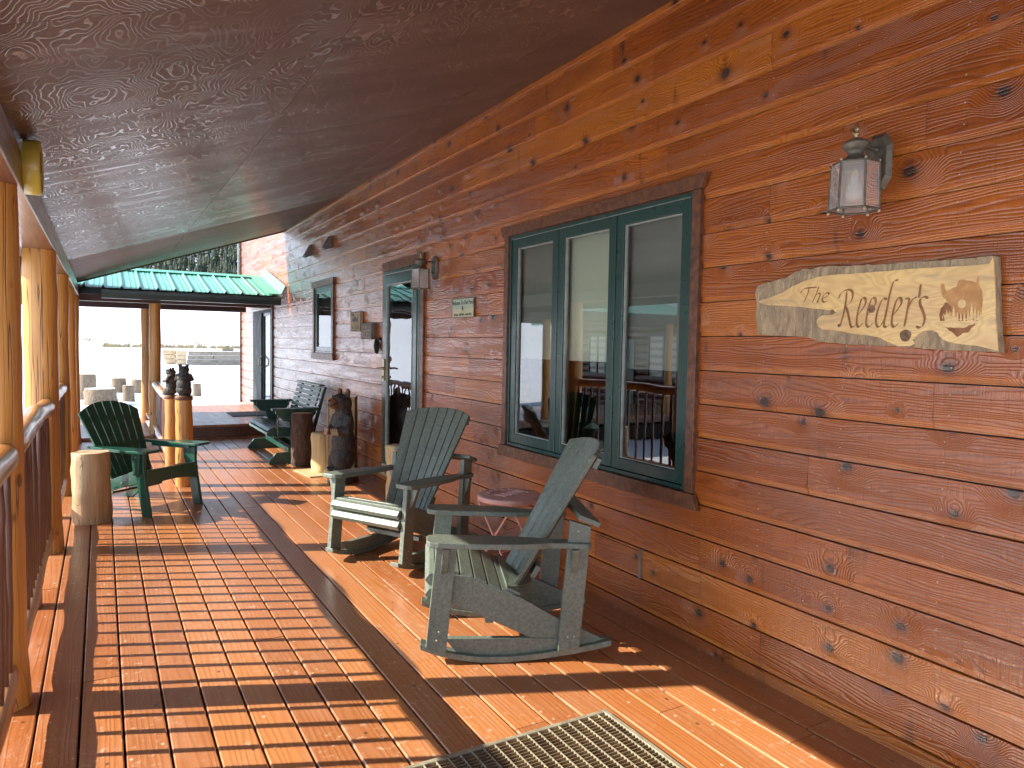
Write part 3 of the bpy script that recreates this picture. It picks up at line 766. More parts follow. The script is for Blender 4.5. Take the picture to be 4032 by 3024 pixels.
def railing(x, y0, y1, label, seed, x1=None, zt=1.02, zb=.15, skip_block=False):
    x1 = x if x1 is None else x1
    rr_ = random.Random(seed); L = y1-y0
    root = thing('log_railing', label, 'railing', (x, y0, 0), 0, 'log railings between the posts')
    dx = (x1-x)/L
    def line(z, r, sd, a, b):
        n = 14; pts = []; rad = []
        for i in range(n+1):
            t = i/n; yy = a+(b-a)*t
            pts.append((dx*yy+.016*mnoise.noise(Vector((sd, t*4, 0))), yy, z+(.024 if z > .5 else .010)*mnoise.noise(Vector((sd, 9, t*4)))))
            e = min(t, 1-t)*n; tap = 1 if e >= 1 else .80+.20*e
            rad.append(r*tap*(1+.09*mnoise.noise(Vector((sd, t*9, 3)))))
        return pts, rad
    p_, q_ = line(zt, .054, seed, .03, L-.03); build(MB().tube(p_, q_, 18, wob=.06, seed=seed), 'top_rail', 'raily', root)
    p_, q_ = line(zb, .046, seed+5, .04, L-.04); build(MB().tube(p_, q_, 16, wob=.06, seed=seed+5), 'bottom_rail', 'raily', root)
    n = max(3, int(round(L/.153)))-1
    for i in range(n):
        t = (i+1)/(n+1)*L + rr_.uniform(-.012, .012); b = rr_.uniform(.0155, .0205)
        lx = dx*t+.012; ex = rr_.uniform(-.012, .012); ey = rr_.uniform(-.014, .014)
        pts = [(lx+ex*k/6+.006*mnoise.noise(Vector((seed+i, k*.7, 0))), t+ey*(k/6-.5)+.006*mnoise.noise(Vector((seed+i, 4, k*.7))), zb+.03+(zt-zb-.06)*k/6) for k in range(7)]
        build(MB().tube(pts, [b*.75]+[b*rr_.uniform(.92, 1.08) for _ in range(5)]+[b*.75], 8, seed=i), 'baluster', 'twig', root)
    if not skip_block:
        build(MB().box((dx*L*.5-.035, L*.5-.045, 0), (dx*L*.5+.035, L*.5+.045, zb-.02)), 'support_block', 'beam', root, bevel=.004)
    return root
def mat_rail():
    m = NT('varnished_rail_log_y'); o = m.obj()
    g = m.noise(m.map(o, (38, 1.3, 38)), 1, 4, .6, .4); g2 = m.noise(m.map(o, (9, .9, 9)), 1, 3, .5)
    c = m.mix(m.step(g, .3, .72), (.58, .27, .075), (.46, .18, .045)); c = m.mix(m.step(g2, .45, .75, 0, .8), c, (.24, .095, .04))
    m.p(Base_Color=c, Roughness=.32, Normal=m.bump(g, .6, .006), Coat_Weight=.6, Coat_Roughness=.18)
    return m.m
M['raily'] = mat_rail()
RL = ['dark stick railing nearest the camera, left of the first visible post', 'log railing with dark sticks between the nearest and the cracked post',
      'log railing with dark sticks right behind the cracked post', 'shaded log railing behind the green garden chair', 'far end log railing beside the last porch post']
for i in range(3):
    railing(-.335, PY[i], PY[i+1], RL[i], i*11+3)
railing(-.335, -1.35, 1.05, 'log railing beside the camera, before the first post', 91)
railing(.66, 9.17, 12.12, 'inner log railing running from the carved bear posts to the green walkway', 77, x1=.70, zt=.80, zb=.16)

# ------------------------------------------------------------ walkway with green roof
wk = thing('walkway_roof', 'green ribbed metal roof on dark beams over the snowy walkway', 'walkway roof', (0, 13.2, 0))
WL = local((0, 13.2, 0))
XL, XR = -9.0, 2.42
E0, E1, YR = 11.72, 15.0, 13.38; ZE, ZR = 2.195, 2.60
sl_ = (ZR-ZE)/(YR-E0)
def roof_sheet(mb, y0, z0, y1, z1, x0, x1):
    """ribbed sheet: ribs every 0.23 m, small ribs between"""
    x = x0; pts = []
    while x < x1:
        for dx, h in ((0, 0), (.070, 0), (.076, .005), (.092, .005), (.098, 0), (.138, 0), (.144, .005), (.16, .005), (.166, 0), (.185, 0), (.200, .026), (.218, .026)):
            if x+dx < x1: pts.append((x+dx, h))
        x += .232
    pts.append((x1, 0))
    vs = []
    for px, h in pts: vs += [(px, y0, z0+h), (px, y1, z1+h), (px, y0, z0+h-.003)]
    fs = []
    for i in range(len(pts)-1):
        a = i*3; b = a+3; fs += [(a, b, b+1, a+1), (a+2, b+2, b, a)]
    mb.add(vs, fs)
mb = MB(); roof_sheet(mb, E0, ZE, YR, ZR, XL, XR); WL(mb, 'roof_panel', 'roof', wk)
mb = MB(); roof_sheet(mb, 2*YR-E0, ZE, YR, ZR, XL, XR); WL(mb, 'roof_panel', 'roof', wk)
mb = MB(); mb.ext([(XL, YR-.17, ZR-.045+.032), (XL, YR, ZR+.036), (XL, YR+.17, ZR-.013), (XL, YR+.17, ZR-.02), (XL, YR, ZR+.029), (XL, YR-.17, ZR-.02)], (XR-XL-.1, 0, 0)); WL(mb, 'ridge_cap', 'ridge', wk)
mb = MB()   # end-wall flashing, turned up the lodge wall
p = lambda y: ZE+sl_*(y-E0)
mb.ext([(XR-.16, E0-.02, p(E0)+.028), (XR+.03, E0-.02, p(E0)+.028), (XR+.10, E0-.02, p(E0)+.16), (XR+.104, E0-.02, p(E0)+.158), (XR+.034, E0-.02, p(E0)+.024), (XR-.16, E0-.02, p(E0)+.024)], (0, YR-E0+.02, sl_*(YR-E0+.02)))
mb.ext([(XR-.02, E0-.02, p(E0)-.02), (XR+.07, E0-.02, p(E0)-.05), (XR+.10, E0-.02, p(E0)+.16), (XR+.09, E0-.02, p(E0)+.15), (XR+.06, E0-.02, p(E0)-.03), (XR-.02, E0-.02, p(E0)-.005)], (0, .02, 0))
WL(mb, 'wall_flashing', 'ridge', wk)
mb = MB(); mb.box((XL, E0+.01, 2.10), (XR+.03, E0+.035, 2.19)); mb.box((XL, 2*YR-E0-.035, 2.10), (XR+.03, 2*YR-E0-.01, 2.19)); WL(mb, 'fascia', 'dgreen', wk)
mb = MB(); mb.ext([(-0.0, E0-.10, 2.16), (-0.0, E0-.10, 2.115), (-0.0, E0-.085, 2.045), (-0.0, E0+.0, 2.045), (-0.0, E0+.0, 2.16), (-0.0, E0-.008, 2.16), (-0.0, E0-.008, 2.055), (-0.0, E0-.08, 2.055), (-0.0, E0-.092, 2.117), (-0.0, E0-.092, 2.16)], (XR+.02, 0, 0)); WL(mb, 'gutter', 'gutter', wk)
mb = MB(); mb.box((.0, E0-.004, 2.125), (XR+.02, E0+.006, 2.175))
for k in range(5): mb.box((.02+k*.58, E0-.105, 2.150), (.09+k*.58, E0+.004, 2.164))
WL(mb, 'gutter_strap', 'gutback', wk)
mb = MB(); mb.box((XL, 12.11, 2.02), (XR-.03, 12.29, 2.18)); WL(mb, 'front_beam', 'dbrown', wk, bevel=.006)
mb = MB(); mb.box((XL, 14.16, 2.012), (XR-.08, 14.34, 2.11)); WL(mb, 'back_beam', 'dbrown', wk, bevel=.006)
mb = MB()
for yy in (11.74, 13.36):
    pass
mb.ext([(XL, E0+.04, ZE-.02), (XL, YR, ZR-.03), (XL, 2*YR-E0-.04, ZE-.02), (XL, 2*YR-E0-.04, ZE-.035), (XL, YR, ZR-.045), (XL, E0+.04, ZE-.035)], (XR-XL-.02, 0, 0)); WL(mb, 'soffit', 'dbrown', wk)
mb = MB(); sr = random.Random(4)
vs = []; nx, ny = 60, 8
for i in range(nx+1):
    for j in range(ny+1):
        x = XL+.1+(2.6)*i/nx; t = j/ny; y = E0+.1+(YR-E0-.1)*t
        h = .20*(min(1, i/6, (nx-i)/9)**.5)*min(1, (j+.3)/2)*(1+.5*mnoise.noise(Vector((x*2, y*2, 0)))); vs.append((x, y, p(y)+.03+h))
mb.add(vs, [(i*(ny+1)+j, (i+1)*(ny+1)+j, (i+1)*(ny+1)+j+1, i*(ny+1)+j+1) for i in range(nx) for j in range(ny)], 0, 0, True)
tag(build(mb, 'roof_snow', 'snow'), 'melting snow patch lying on the left end of the green walkway roof', 'snow patch')
for xx, yy in ((-2.6, 12.2), (-5.8, 12.2), (-2.6, 14.25), (-5.8, 14.25)):
    o, L = log_post(xx, yy, .045, 2.02, .085, .08, 'walkway log post %s' % ({(-2.6, 12.2): 'in front, next one left of the porch', (-5.8, 12.2): 'in front, nearest the left cabin', (-2.6, 14.25): 'at the back, left of the porch', (-5.8, 14.25): 'at the back, nearest the left cabin'}[(xx, yy)]), xx*3+yy, 'walkway log posts'); o.location = (xx, yy, .045)

# cabin across the yard (seen in the window reflections)
cb = thing('log_cabin', 'dark log cabin across the snowy yard, mirrored in the porch windows', 'cabin', (-12, 18, -.45))
CL = local((-12, 18, -.45))
mb = MB()
for k in range(13):
    z = -.4+.22*k
    mb.tube([(-9.05, 12.9, z+.11), (-9.05, 21.5, z+.11)], .115, 10, seed=k)
    mb.tube([(-9.05, 12.9, z+.02), (-14.5, 12.9, z+.02)], .115, 10, seed=k); mb.tube([(-9.05, 21.5, z+.02), (-14.5, 21.5, z+.02)], .115, 10, seed=k)
mb.box((-14.5, 13.0, -.45), (-9.1, 21.4, 2.5)); CL(mb, 'log_wall', 'beam', cb)
mb = MB(); mb.ext([(-8.2, 12.3, 2.35), (-11.8, 12.3, 4.2), (-15.4, 12.3, 2.35), (-15.4, 12.3, 2.22), (-11.8, 12.3, 4.07), (-8.2, 12.3, 2.22)], (0, 9.8, 0)); CL(mb, 'roof', 'roof', cb)
mb = MB(); mb.ext([(-8.4, 13.5, 2.46), (-11.8, 13.5, 4.22), (-11.8, 13.5, 4.42), (-8.5, 13.5, 2.62)], (0, 6.5, 0)); CL(mb, 'snow_cover', 'snow', cb)
for (a, b) in ((15.2, 16.6), (18.6, 19.6)):
    mb = MB(); ring(mb, -8.97, -8.90, a, b, .6, 1.9, .07); mb.box((-8.97, (a+b)/2-.03, .67), (-8.905, (a+b)/2+.03, 1.83)); f = CL(mb, 'window', 'green', cb)
    pane_ = MB(); pane_.add([(-8.93, a, .6), (-8.93, b, .6), (-8.93, b, 1.9), (-8.93, a, 1.9)], [(0, 1, 2, 3)]); CL(pane_, 'glass', 'glass', f)
    pane_ = MB(); pane_.box((-8.96, a+.02, .62), (-8.95, b-.02, 1.88)); CL(pane_, 'blind', 'shadel', f)
mb = MB(); mb.box((-8.95, 17.2, -.35), (-8.90, 18.1, 1.75)); CL(mb, 'door', 'green', cb)

# ------------------------------------------------------------ rocking chairs (local: x right, y forward)
def make_rocker():
    root = thing('rocking_chair', 'grey-green rocking chair', 'rocking chair', (0, 0, 0))
    B = lambda mb, n, bev=.004: build(mb, n, 'poly', root, bevel=bev)
    prof = [(.325, .075), (.25, .045), (.16, .022), (.05, .004), (-.08, .001), (-.22, .010), (-.38, .030), (-.50, .050), (-.575, .066)]
    for sg in (-1, 1):
        # rocker rim and board
        x0, x1 = sorted((sg*.250, sg*.318))
        loop = [(x0, y, z) for y, z in prof]+[(x0, y, z+.028) for y, z in prof[::-1]]
        mb = MB().ext(loop, (x1-x0, 0, 0)); rk = B(mb, 'rocker', .003)
        x0, x1 = sorted((sg*.258, sg*.2935))
        loop = [(x0, y, z+.028) for y, z in prof if -.51 < y < .24]+[(x0, -.553, .094), (x0, .212, .114)]
        mb = MB().ext(loop, (x1-x0, 0, 0)); B(mb, 'rocker_board', .002)
        # side stringer
        x0, x1 = sorted((sg*.252, sg*.2905))
        lp = [(.265, .425), (.10, .405), (-.02, .345), (-.14, .300), (-.30, .205), (-.535, .092), (-.19, .105), (.05, .22), (.20, .285), (.262, .345)]
        mb = MB().ext([(x0, y, z) for y, z in lp], (x1-x0, 0, 0)); B(mb, 'side_rail', .003)
        # legs
        x0, x1 = sorted((sg*.2945, sg*.328))
        mb = MB().ext([(x0, .30, .085), (x0, .208, .048), (x0, .160, .562), (x0, .255, .562)], (x1-x0, 0, 0)); B(mb, 'leg', .003)
        mb = MB().ext([(x0, -.315, .052), (x0, -.418, .064), (x0, -.462, .640), (x0, -.362, .672)], (x1-x0, 0, 0)); B(mb, 'leg', .003)
        # arm
        A = [(.245, .255), (.262, .292), (.285, .302), (.362, .302), (.388, .288), (.398, .25), (.402, .06), (.392, -.10), (.372, -.20), (.350, -.27), (.348, -.34), (.352, -.44), (.340, -.462), (.290, -.462), (.278, -.44), (.270, -.30), (.252, -.18), (.243, 0)]
        zz = lambda y: .563 + (y-.16)*.040
        mb = MB(); loop = [(sg*x, y, zz(y)) for x, y in A]; mb.ext(loop, (0, 0, .027)); B(mb, 'arm', .004)
        # brackets
        x0, x1 = sorted((sg*.326, sg*.352))
        x0, x1 = sorted((sg*.327, sg*.385))
        mb = MB().ext([(sg*.327, .198, .560), (sg*.388, .198, .560), (sg*.352, .205, .455), (sg*.327, .205, .43)], (0, .030, 0)); B(mb, 'bracket', .002)
        mb = MB().ext([(sg*.327, -.40, .540), (sg*.372, -.40, .540), (sg*.350, -.40, .46), (sg*.327, -.40, .42)], (0, .030, 0)); B(mb, 'bracket', .002)
    # seat slats, from the rolled front down to the back
    path = [(.290, .392), (.262, .434), (.21, .437), (.145, .424), (.08, .402), (.015, .372), (-.05, .342), (-.115, .314), (-.15, .306)]
    seg = []
    for i in range(1, len(path)-1):
        (ya, za), (yb, zb) = path[i], path[i+1]
        seg.append((ya, za, yb, zb))
    for i, (ya, za, yb, zb) in enumerate(seg[:-1]):
        d = Vector((0, yb-ya, zb-za)); L = d.length; d /= L; nn = Vector((0, -d.z, d.y)); nn = nn if nn.z > 0 else -nn
        a = Vector((-.286, ya, za)) + d*.003; b2 = Vector((-.286, yb, zb)) - d*.003
        mb = MB().ext([a, b2, b2-nn*.020, a-nn*.020], (.572, 0, 0)); B(mb, 'seat_slat', .0035)
    # scooped rear seat slat
    n = 14; lp = [(-.278, -.078, .328)]
    lp += [(.278, -.078, .328), (.278, -.14, .300), (.21, -.145, .298)]
    for k in range(n+1):
        t = k/n; x = .195-.39*t; y = -.145-.085*sin(pi*t); lp.append((x, y, .298-.02*sin(pi*t)))
    lp += [(-.21, -.145, .298), (-.278, -.14, .300)]
    B(MB().ext(lp, (0, 0, .018)), 'seat_slat', .003)
    # front apron: two slats with V edge
    for za, zb in ((.425, .362), (.355, .292)):
        zm = (za+zb)/2
        mb = MB().ext([(-.290, .262, za), (-.290, .288, za-.004), (-.290, .308, zm), (-.290, .288, zb+.004), (-.290, .262, zb)], (.580, 0, 0)); B(mb, 'front_apron', .003)
    # back slats
    U = Vector((0, -.482, .876)).normalized(); N = Vector((0, .876, .482)).normalized(); base = Vector((0, -.150, .275))
    nS = 7; bw_, tw = .052, .083
    arc = lambda x: .838-.62*x*x-.9*abs(x)**3
    for i in range(nS):
        k = i-3; cv = .0045*k*k
        def P(x, s, u): return base + Vector((x, 0, 0)) + U*s + N*(.0045*u*u)
        xb0, xb1 = (k-.5)*bw_+.0026, (k+.5)*bw_-.0026; xt0, xt1 = (k-.5)*tw+.0036, (k+.5)*tw-.0036
        top = [P(xt0+(xt1-xt0)*j/4, arc(xt0+(xt1-xt0)*j/4), k-.5+j/4) for j in range(5)]
        lp = [P(xb0, 0, k-.5)]+top+[P(xb1, 0, k+.5)]
        lp2 = lp
        B(MB().ext(lp2, -N*.021), 'back_slat', .0030)
    for s, w, hw in ((.10, .06, .17), (.71, .055, .265)):
        mb = MB(); lp = []
        for j in range(9):
            x = -hw+2*hw*j/8; lp.append(base+Vector((x, 0, 0))+U*s+N*(.0045*(x/tw)**2-.0215))
        for j in range(8, -1, -1):
            x = -hw+2*hw*j/8; lp.append(base+Vector((x, 0, 0))+U*s+N*(.0045*(x/tw)**2-.048))
        B(mb.ext(lp, U*w), 'back_batten', .003)
    # rear crossbar on top of the rear legs
    c = Vector((-.345, -.462, .682)); dd = Vector((0, -.93, -.36)).normalized(); nn = Vector((0, -.36, .93)).normalized()
    a = c+Vector((0, .055, .018))
    mb = MB().ext([a, a+dd*.105, a+dd*.105-nn*.026, a-nn*.026], (.69, 0, 0)); B(mb, 'back_crossbar', .004)
    mb = MB().box((-.236, -.02, .16), (.236, .02, .19)); B(mb, 'stretcher', .003)
    # screws on the back slats
    mb = MB()
    for k in range(-3, 4):
        for s in (.13, .44, .73):
            q = base+Vector((k*(bw_+(tw-bw_)*s/.8), 0, 0))+U*s+N*(.0045*k*k+.0012); build(MB().ell(q, .0045, .0045, .0035, u=8, v=4), 'screw', 'pin', root)
    for sg in (-1, 1):
        for y, z in ((.25, .12), (.24, .16), (-.36, .12), (-.39, .12), (.21, .54), (-.40, .62)): build(MB().ell((sg*.327, y, z), .003, .005, .005, u=8, v=4), 'screw', 'pin', root)
    return root
rk = make_rocker()
rk['group'] = 'matching grey-green rocking chairs'
rk['label'] = 'grey-green rocking chair nearest the camera, turned side-on below the big window'
rk.location = (1.6786, 3.1804, 0); rk.rotation_euler = (0, 0, radians(157-90))
rk2 = copy_tree(rk)
rk2['label'] = 'grey-green rocking chair farther away, its fan back hiding the foot of the glass door'
rk2.location = (1.731, 4.648, 0); rk2.rotation_euler = (0, 0, radians(-151-90))

# ------------------------------------------------------------ green wooden garden chair on the left
ad = thing('garden_chair', 'dark green painted wooden slat chair behind the pale log stool', 'chair', (.535, 6.82, 0), radians(-50-90))
B = lambda mb, n, bev=.003: build(mb, n, 'adk', ad, bevel=bev)
for sg in (-1, 1):
    x0, x1 = sorted((sg*.265, sg*.293))
    lp = [(.035, 0), (-.055, 0), (-.115, .30), (-.16, .42), (-.17, .535), (-.03, .535), (-.035, .42), (-.02, .30)]
    B(MB().ext([(x0, y, z) for y, z in lp], (x1-x0, 0, 0)), 'leg')
    x0, x1 = sorted((sg*.236, sg*.262))
    lp = [(-.03, .335), (-.05, .375), (-.20, .36), (-.45, .27), (-.78, .12), (-.86, 0), (-.76, 0), (-.68, .06), (-.45, .17), (-.20, .25), (-.05, .27)]
    B(MB().ext([(x0, y, z) for y, z in lp], (x1-x0, 0, 0)), 'side_rail')
    A = [(.20, .03), (.215, .06), (.35, .06), (.372, .035), (.375, -.20), (.34, -.42), (.30, -.66), (.245, -.66), (.225, -.40), (.20, -.15)]
    B(MB().ext([(sg*x, y, .537+.01*y) for x, y in A], (0, 0, .022)), 'arm')
    x0, x1 = sorted((sg*.293, sg*.318))
    B(MB().ext([(x0, -.05, .536), (x0, -.13, .536), (x0, -.125, .34), (x0, -.06, .36)], (x1-x0, 0, 0)), 'arm_brace')
    B(MB().box((min(sg*.225, sg*.235), -.50, .505), (max(sg*.225, sg*.235), -.06, .536)), 'arm_rail')
# curved front apron
lp = []
for k in range(13):
    x = -.264+.528*k/12; lp.append((x, .0, .245+.028*(1-(x/.264)**2)))
lp += [(.264, .0, .385), (-.264, .0, .385)]
B(MB().ext([(x, -.045, z) for x, y, z in lp], (0, .022, 0)), 'front_apron')
for k in range(6):
    y = -.075-.068*k; z = .375-.022*k-.0035*k*k
    mb = MB().box((-.262, y-.058, z-.019), (.262, y, z), R=Matrix.Rotation(-.16-.03*k if False else .28+.02*k, 3, 'X'), c=(0, y, z)); o = build(mb, 'seat_slat', 'seatgrey' if k < 4 else 'adk', ad, bevel=.003)
U = Vector((0, -.44, .90)).normalized(); N = Vector((0, .90, .44)).normalized(); base = Vector((0, -.44, .20))
for i in range(7):
    k = i-3; bw_, tw = .058, .088
    arc = lambda x: .80-.75*x*x-1.2*abs(x)**3
    def P(x, s): return base + Vector((x, 0, 0)) + U*s
    xb0, xb1 = (k-.5)*bw_+.003, (k+.5)*bw_-.003; xt0, xt1 = (k-.5)*tw+.005, (k+.5)*tw-.005
    lp = [P(xb0, 0)]+[P(xt0+(xt1-xt0)*j/4, arc(xt0+(xt1-xt0)*j/4)) for j in range(5)]+[P(xb1, 0)]
    B(MB().ext(lp, -N*.018), 'back_slat', .002)
for s, hw in ((.06, .18), (.36, .25), (.62, .27)):
    a = base+Vector((-hw, 0, 0))+U*s-N*.019; B(MB().ext([a, a+U*.05, a+U*.05-N*.02, a-N*.02], (2*hw, 0, 0)), 'back_batten')
mb = MB()
for sg in (-1, 1):
    for y, z in ((-.09, .50), (-.10, .40), (-.05, .33)): mb.ell((sg*.319, y, z), .004, .008, .008, u=8, v=4)
build(mb, 'bolts', 'chain', ad)

# ------------------------------------------------------------ glider swing bench (world-built)
G0 = (2.1, 9.68, 0)
gl = thing('glider_bench', 'dark green glider bench hanging on chains against the far porch wall', 'bench', G0)
GL = local(G0)
for yy in (8.93, 10.38):
    y0, y1 = yy-.02, yy+.02
    GL(MB().ext([(1.735, y0, 0), (1.735, y0, .035), (1.815, y0, .135), (2.0, y0, .14), (2.38, y0, .14), (2.46, y0, .04), (2.46, y0, 0)], (0, y1-y0, 0)), 'foot_board', 'glider', gl, bevel=.003)
    up_ = [(2.0, .14), (1.995, .24), (2.03, .33), (2.035, .37), (1.985, .44), (1.965, .52), (2.19, .52), (2.165, .44), (2.13, .37), (2.14, .31), (2.16, .22), (2.155, .14)]
    GL(MB().ext([(x, y0+.004, z) for x, z in up_], (0, .032, 0)), 'upright', 'glider', gl, bevel=.003)
    ab = [(1.81, .645), (1.81, .605), (1.845, .585), (1.90, .52), (1.98, .505), (2.16, .505), (2.24, .54), (2.29, .60), (2.29, .645)]
    GL(MB().ext([(x, y0-.004, z) for x, z in ab], (0, .048, 0)), 'arm_bracket', 'glider', gl, bevel=.003)
    GL(MB().box((1.765, yy-.065, .646), (2.33, yy+.065, .672)), 'arm', 'glider', gl, bevel=.004)
GL(MB().box((1.965, 8.95, .125), (2.035, 10.36, .185)), 'stretcher', 'adk', gl, bevel=.003)  # brighter green than the rest: sunlight on this board put into its colour
GL(MB().box((2.12, 8.95, .20), (2.15, 10.36, .27)), 'stretcher', 'glider', gl, bevel=.003)
# hanging seat
sy0, sy1 = 9.06, 10.26
for x, z, w, t in ((1.742, .352, .03, 1.25), (1.765, .395, .05, .55), (1.815, .418, .055, .15), (1.875, .422, .055, 0), (1.935, .420, .055, -.05), (1.995, .412, .055, -.15), (2.055, .402, .055, -.18), (2.115, .392, .055, -.18), (2.175, .382, .055, -.18)):
    c = Vector((x, sy0, z)); Rm = Matrix.Rotation(-t, 3, 'Y')
    mb = MB().box((x-w/2, sy0, z-.009), (x+w/2, sy1, z+.009), R=Rm, c=c); GL(mb, 'seat_slat', 'glider', gl, bevel=.002)
for yy in (9.08, 9.66, 10.22):
    GL(MB().ext([(1.74, yy, .32), (1.765, yy, .385), (1.82, yy, .408), (1.9, yy, .410), (2.05, yy, .39), (2.22, yy, .36), (2.22, yy, .30), (1.9, yy, .31)], (0, .03, 0)), 'seat_support', 'glider', gl, bevel=.002)
GL(MB().box((1.80, 8.97, .305), (1.89, 10.34, .335)), 'seat_beam', 'glider', gl, bevel=.003)
GL(MB().box((2.16, 8.97, .28), (2.25, 10.34, .31)), 'seat_beam', 'glider', gl, bevel=.003)
bd = Vector((.30, 0, 1)).normalized(); b0 = Vector((2.245, sy0, .42))
for k in range(8):
    q = b0+bd*(.045+.062*k); Rm = Matrix.Rotation(.29, 3, 'Y')
    GL(MB().box((q.x-.009, sy0, q.z-.024), (q.x+.009, sy1, q.z+.024), R=Rm, c=(q.x, sy0, q.z)), 'back_slat', 'glider', gl, bevel=.002)
q = b0+bd*.535; GL(MB().box((q.x-.03, sy0-.01, q.z-.01), (q.x+.04, sy1+.01, q.z+.012)), 'top_rail', 'glider', gl, bevel=.003)
for yy in (9.05, 9.64, 10.23):
    a = b0+Vector((.012, yy-sy0, -.10)); GL(MB().ext([a, a+Vector((.05, 0, 0)), a+bd*.62+Vector((.03, 0, 0)), a+bd*.62], (0, .035, 0)), 'back_post', 'glider', gl, bevel=.002)
for xx, yy, za, zb in ((1.845, 8.975, .335, .645), (1.845, 10.335, .335, .645), (2.27, 8.975, .31, .645), (2.27, 10.335, .31, .645)):
    mb = MB(); n = int((zb-za)/.026)
    for k in range(n):
        z = za+(zb-za)*(k+.5)/n; lp = []
        for j in range(9):
            t = 2*pi*j/8; a, b2 = cos(t)*.0085, sin(t)*.0165
            lp.append((xx+(a if k % 2 else 0), yy+(0 if k % 2 else a), z+b2))
        mb.tube(lp, .0028, 5, cap=False)
    GL(mb, 'chain', 'chain', gl)

# ------------------------------------------------------------ pink folding table
tb = thing('bistro_table', 'small round pink metal folding table between the two rocking chairs', 'side table', (2.20, 3.87, 0), radians(20))
mb = MB(); mb.lathe([(0, .523), (.185, .523), (.197, .523), (.200, .530), (.200, .548), (.196, .553), (.17, .553), (0, .553)], seg=48); build(mb, 'table_top', 'pink', tb)
mb = MB(); rr_ = random.Random(9)
for k in range(9):
    t = -.4+k*.32; pts = [(.13*cos(t+.06*j)*(1-.02*j), .13*sin(t+.06*j), .556) for j in range(5)]; mb.tube(pts, .0035, 6)
    t2 = t+.1; mb.tube([(.13*cos(t2), .13*sin(t2), .556), (.155*cos(t2+.1), .155*sin(t2+.1), .556)], .004, 6)
for k in range(4):
    x = -.085+k*.055; mb.tube([(x, -.04, .556), (x+.01, 0, .556), (x, .045, .556)], .004, 6); mb.tube([(x, .045, .556), (x+.03, .02, .556), (x+.032, -.03, .556)], .004, 6)
build(mb, 'table_relief', 'pink', tb)
for s1 in (-1, 1):
    mb = MB(); mb.tube([(s1*.15, -.15, .52), (s1*.155, .19, .012)], .0065, 8); build(mb, 'leg', 'pink', tb)
    mb = MB(); mb.tube([(s1*.13, .15, .52), (s1*.135, -.19, .012)], .0065, 8); build(mb, 'leg', 'pink', tb)
    mb = MB(); mb.ell((s1*.155, .192, .010), .010, .010, .010, u=8, v=6); mb.ell((s1*.135, -.192, .010), .010, .010, .010, u=8, v=6); build(mb, 'foot', 'pink', tb)
for cw, cy, c_z in ((.153, .10, .155), (.133, -.10, .155), (.152, -.02, .34)): build(MB().tube([(-cw, cy, c_z), (cw, cy, c_z)], .005, 8), 'crossbar', 'pink', tb)

# ------------------------------------------------------------ stumps, stools
def stump(x, y, z, r, h, label, seed, mat, name='log_stool', group=None, tap=.95, wob=.10, tilt=(0, 0), seg=36, end='endgrain'):
    n = 8; pts = [(.008*mnoise.noise(Vector((seed, k, 0))), .008*mnoise.noise(Vector((seed, 3, k))), h*k/n) for k in range(n+1)]
    rad = [r*(1-(1-tap)*k/n)*(1+.03*mnoise.noise(Vector((seed, k*.8, 7)))) for k in range(n+1)]
    pts = [pts[0]]+pts+[pts[-1]]; rad = [rad[0]*.96]+rad+[rad[-1]*.955]
    pts[1] = (pts[1][0], pts[1][1], .012); pts[-2] = (pts[-2][0], pts[-2][1], h-.012)
    mb = MB().tube(pts, rad, seg, 0, wob=wob, seed=seed, capmat=1)
    o = build(mb, name, [mat, end]); o.location = (x, y, z); o.rotation_euler = (tilt[0], tilt[1], seed)
    return tag(o, label, 'log stool' if name == 'log_stool' else 'stump', group)
stump(-.085, 6.675, 0, .140, .565, 'pale peeled log stool with two knots standing by the green chair', 4.1, 'stool', tap=.97, wob=.14)
stump(2.075, 8.72, 0, .128, .63, 'tall dark bark-covered stump at the near end of the glider bench', 12.7, 'barkd', tap=.96, wob=.12)
stump(2.17, 8.14, 0, .122, .46, 'split pale yellow log block leaning close to the carved bear', 22.2, 'split', tap=1.02, wob=.12)
stump(2.425, 6.44, 0, .10, .52, 'pale square-cut log block by the door, mostly hidden behind the farther rocking chair', 33.9, 'split', tap=.98, wob=.35)
mb = MB(); mb.ext([(-.20, -.26, 0), (.20, -.26, 0), (.20, .26, 0), (-.20, .26, 0)], (0, 0, .012)); o = build(mb, 'coir_mat', 'coir', bevel=.004); o.location = (2.12, 8.13, .001); o.rotation_euler = (0, 0, .12)
tag(o, 'small tan fibre mat under the pale log block beside the bear', 'mat')
SG = 'stumps standing in the snow'
for (sx, sy, r, h, lab) in ((-.42, 26.6, .27, .80, 'leftmost snow stump, reddish bark, half hidden by the porch posts'),
                            (-.05, 24.0, .44, .45, 'wide low snow-capped stump in front of the leftmost one'),
                            (.52, 30.0, .26, .53, 'mossy snow stump right of the wide one'),
                            (.70, 25.0, .175, .50, 'narrow pale snow stump nearest the walkway posts'),
                            (1.12, 29.6, .27, .50, 'tilted mossy snow stump just left of the walkway posts'),
                            (2.90, 27.6, .15, .46, 'lone grey snow stump right of the carved bear posts')):
    k = ground_z(sx, sy)
    stump(sx, sy, k-.06, r, h+.06, lab, sx*7+sy, 'barkgrey', 'tree_stump', SG, tap=.93, tilt=(0, .10 if sx > 1 and sx < 2 else 0), seg=24, end='snow' if h == .45 else 'endgrain')
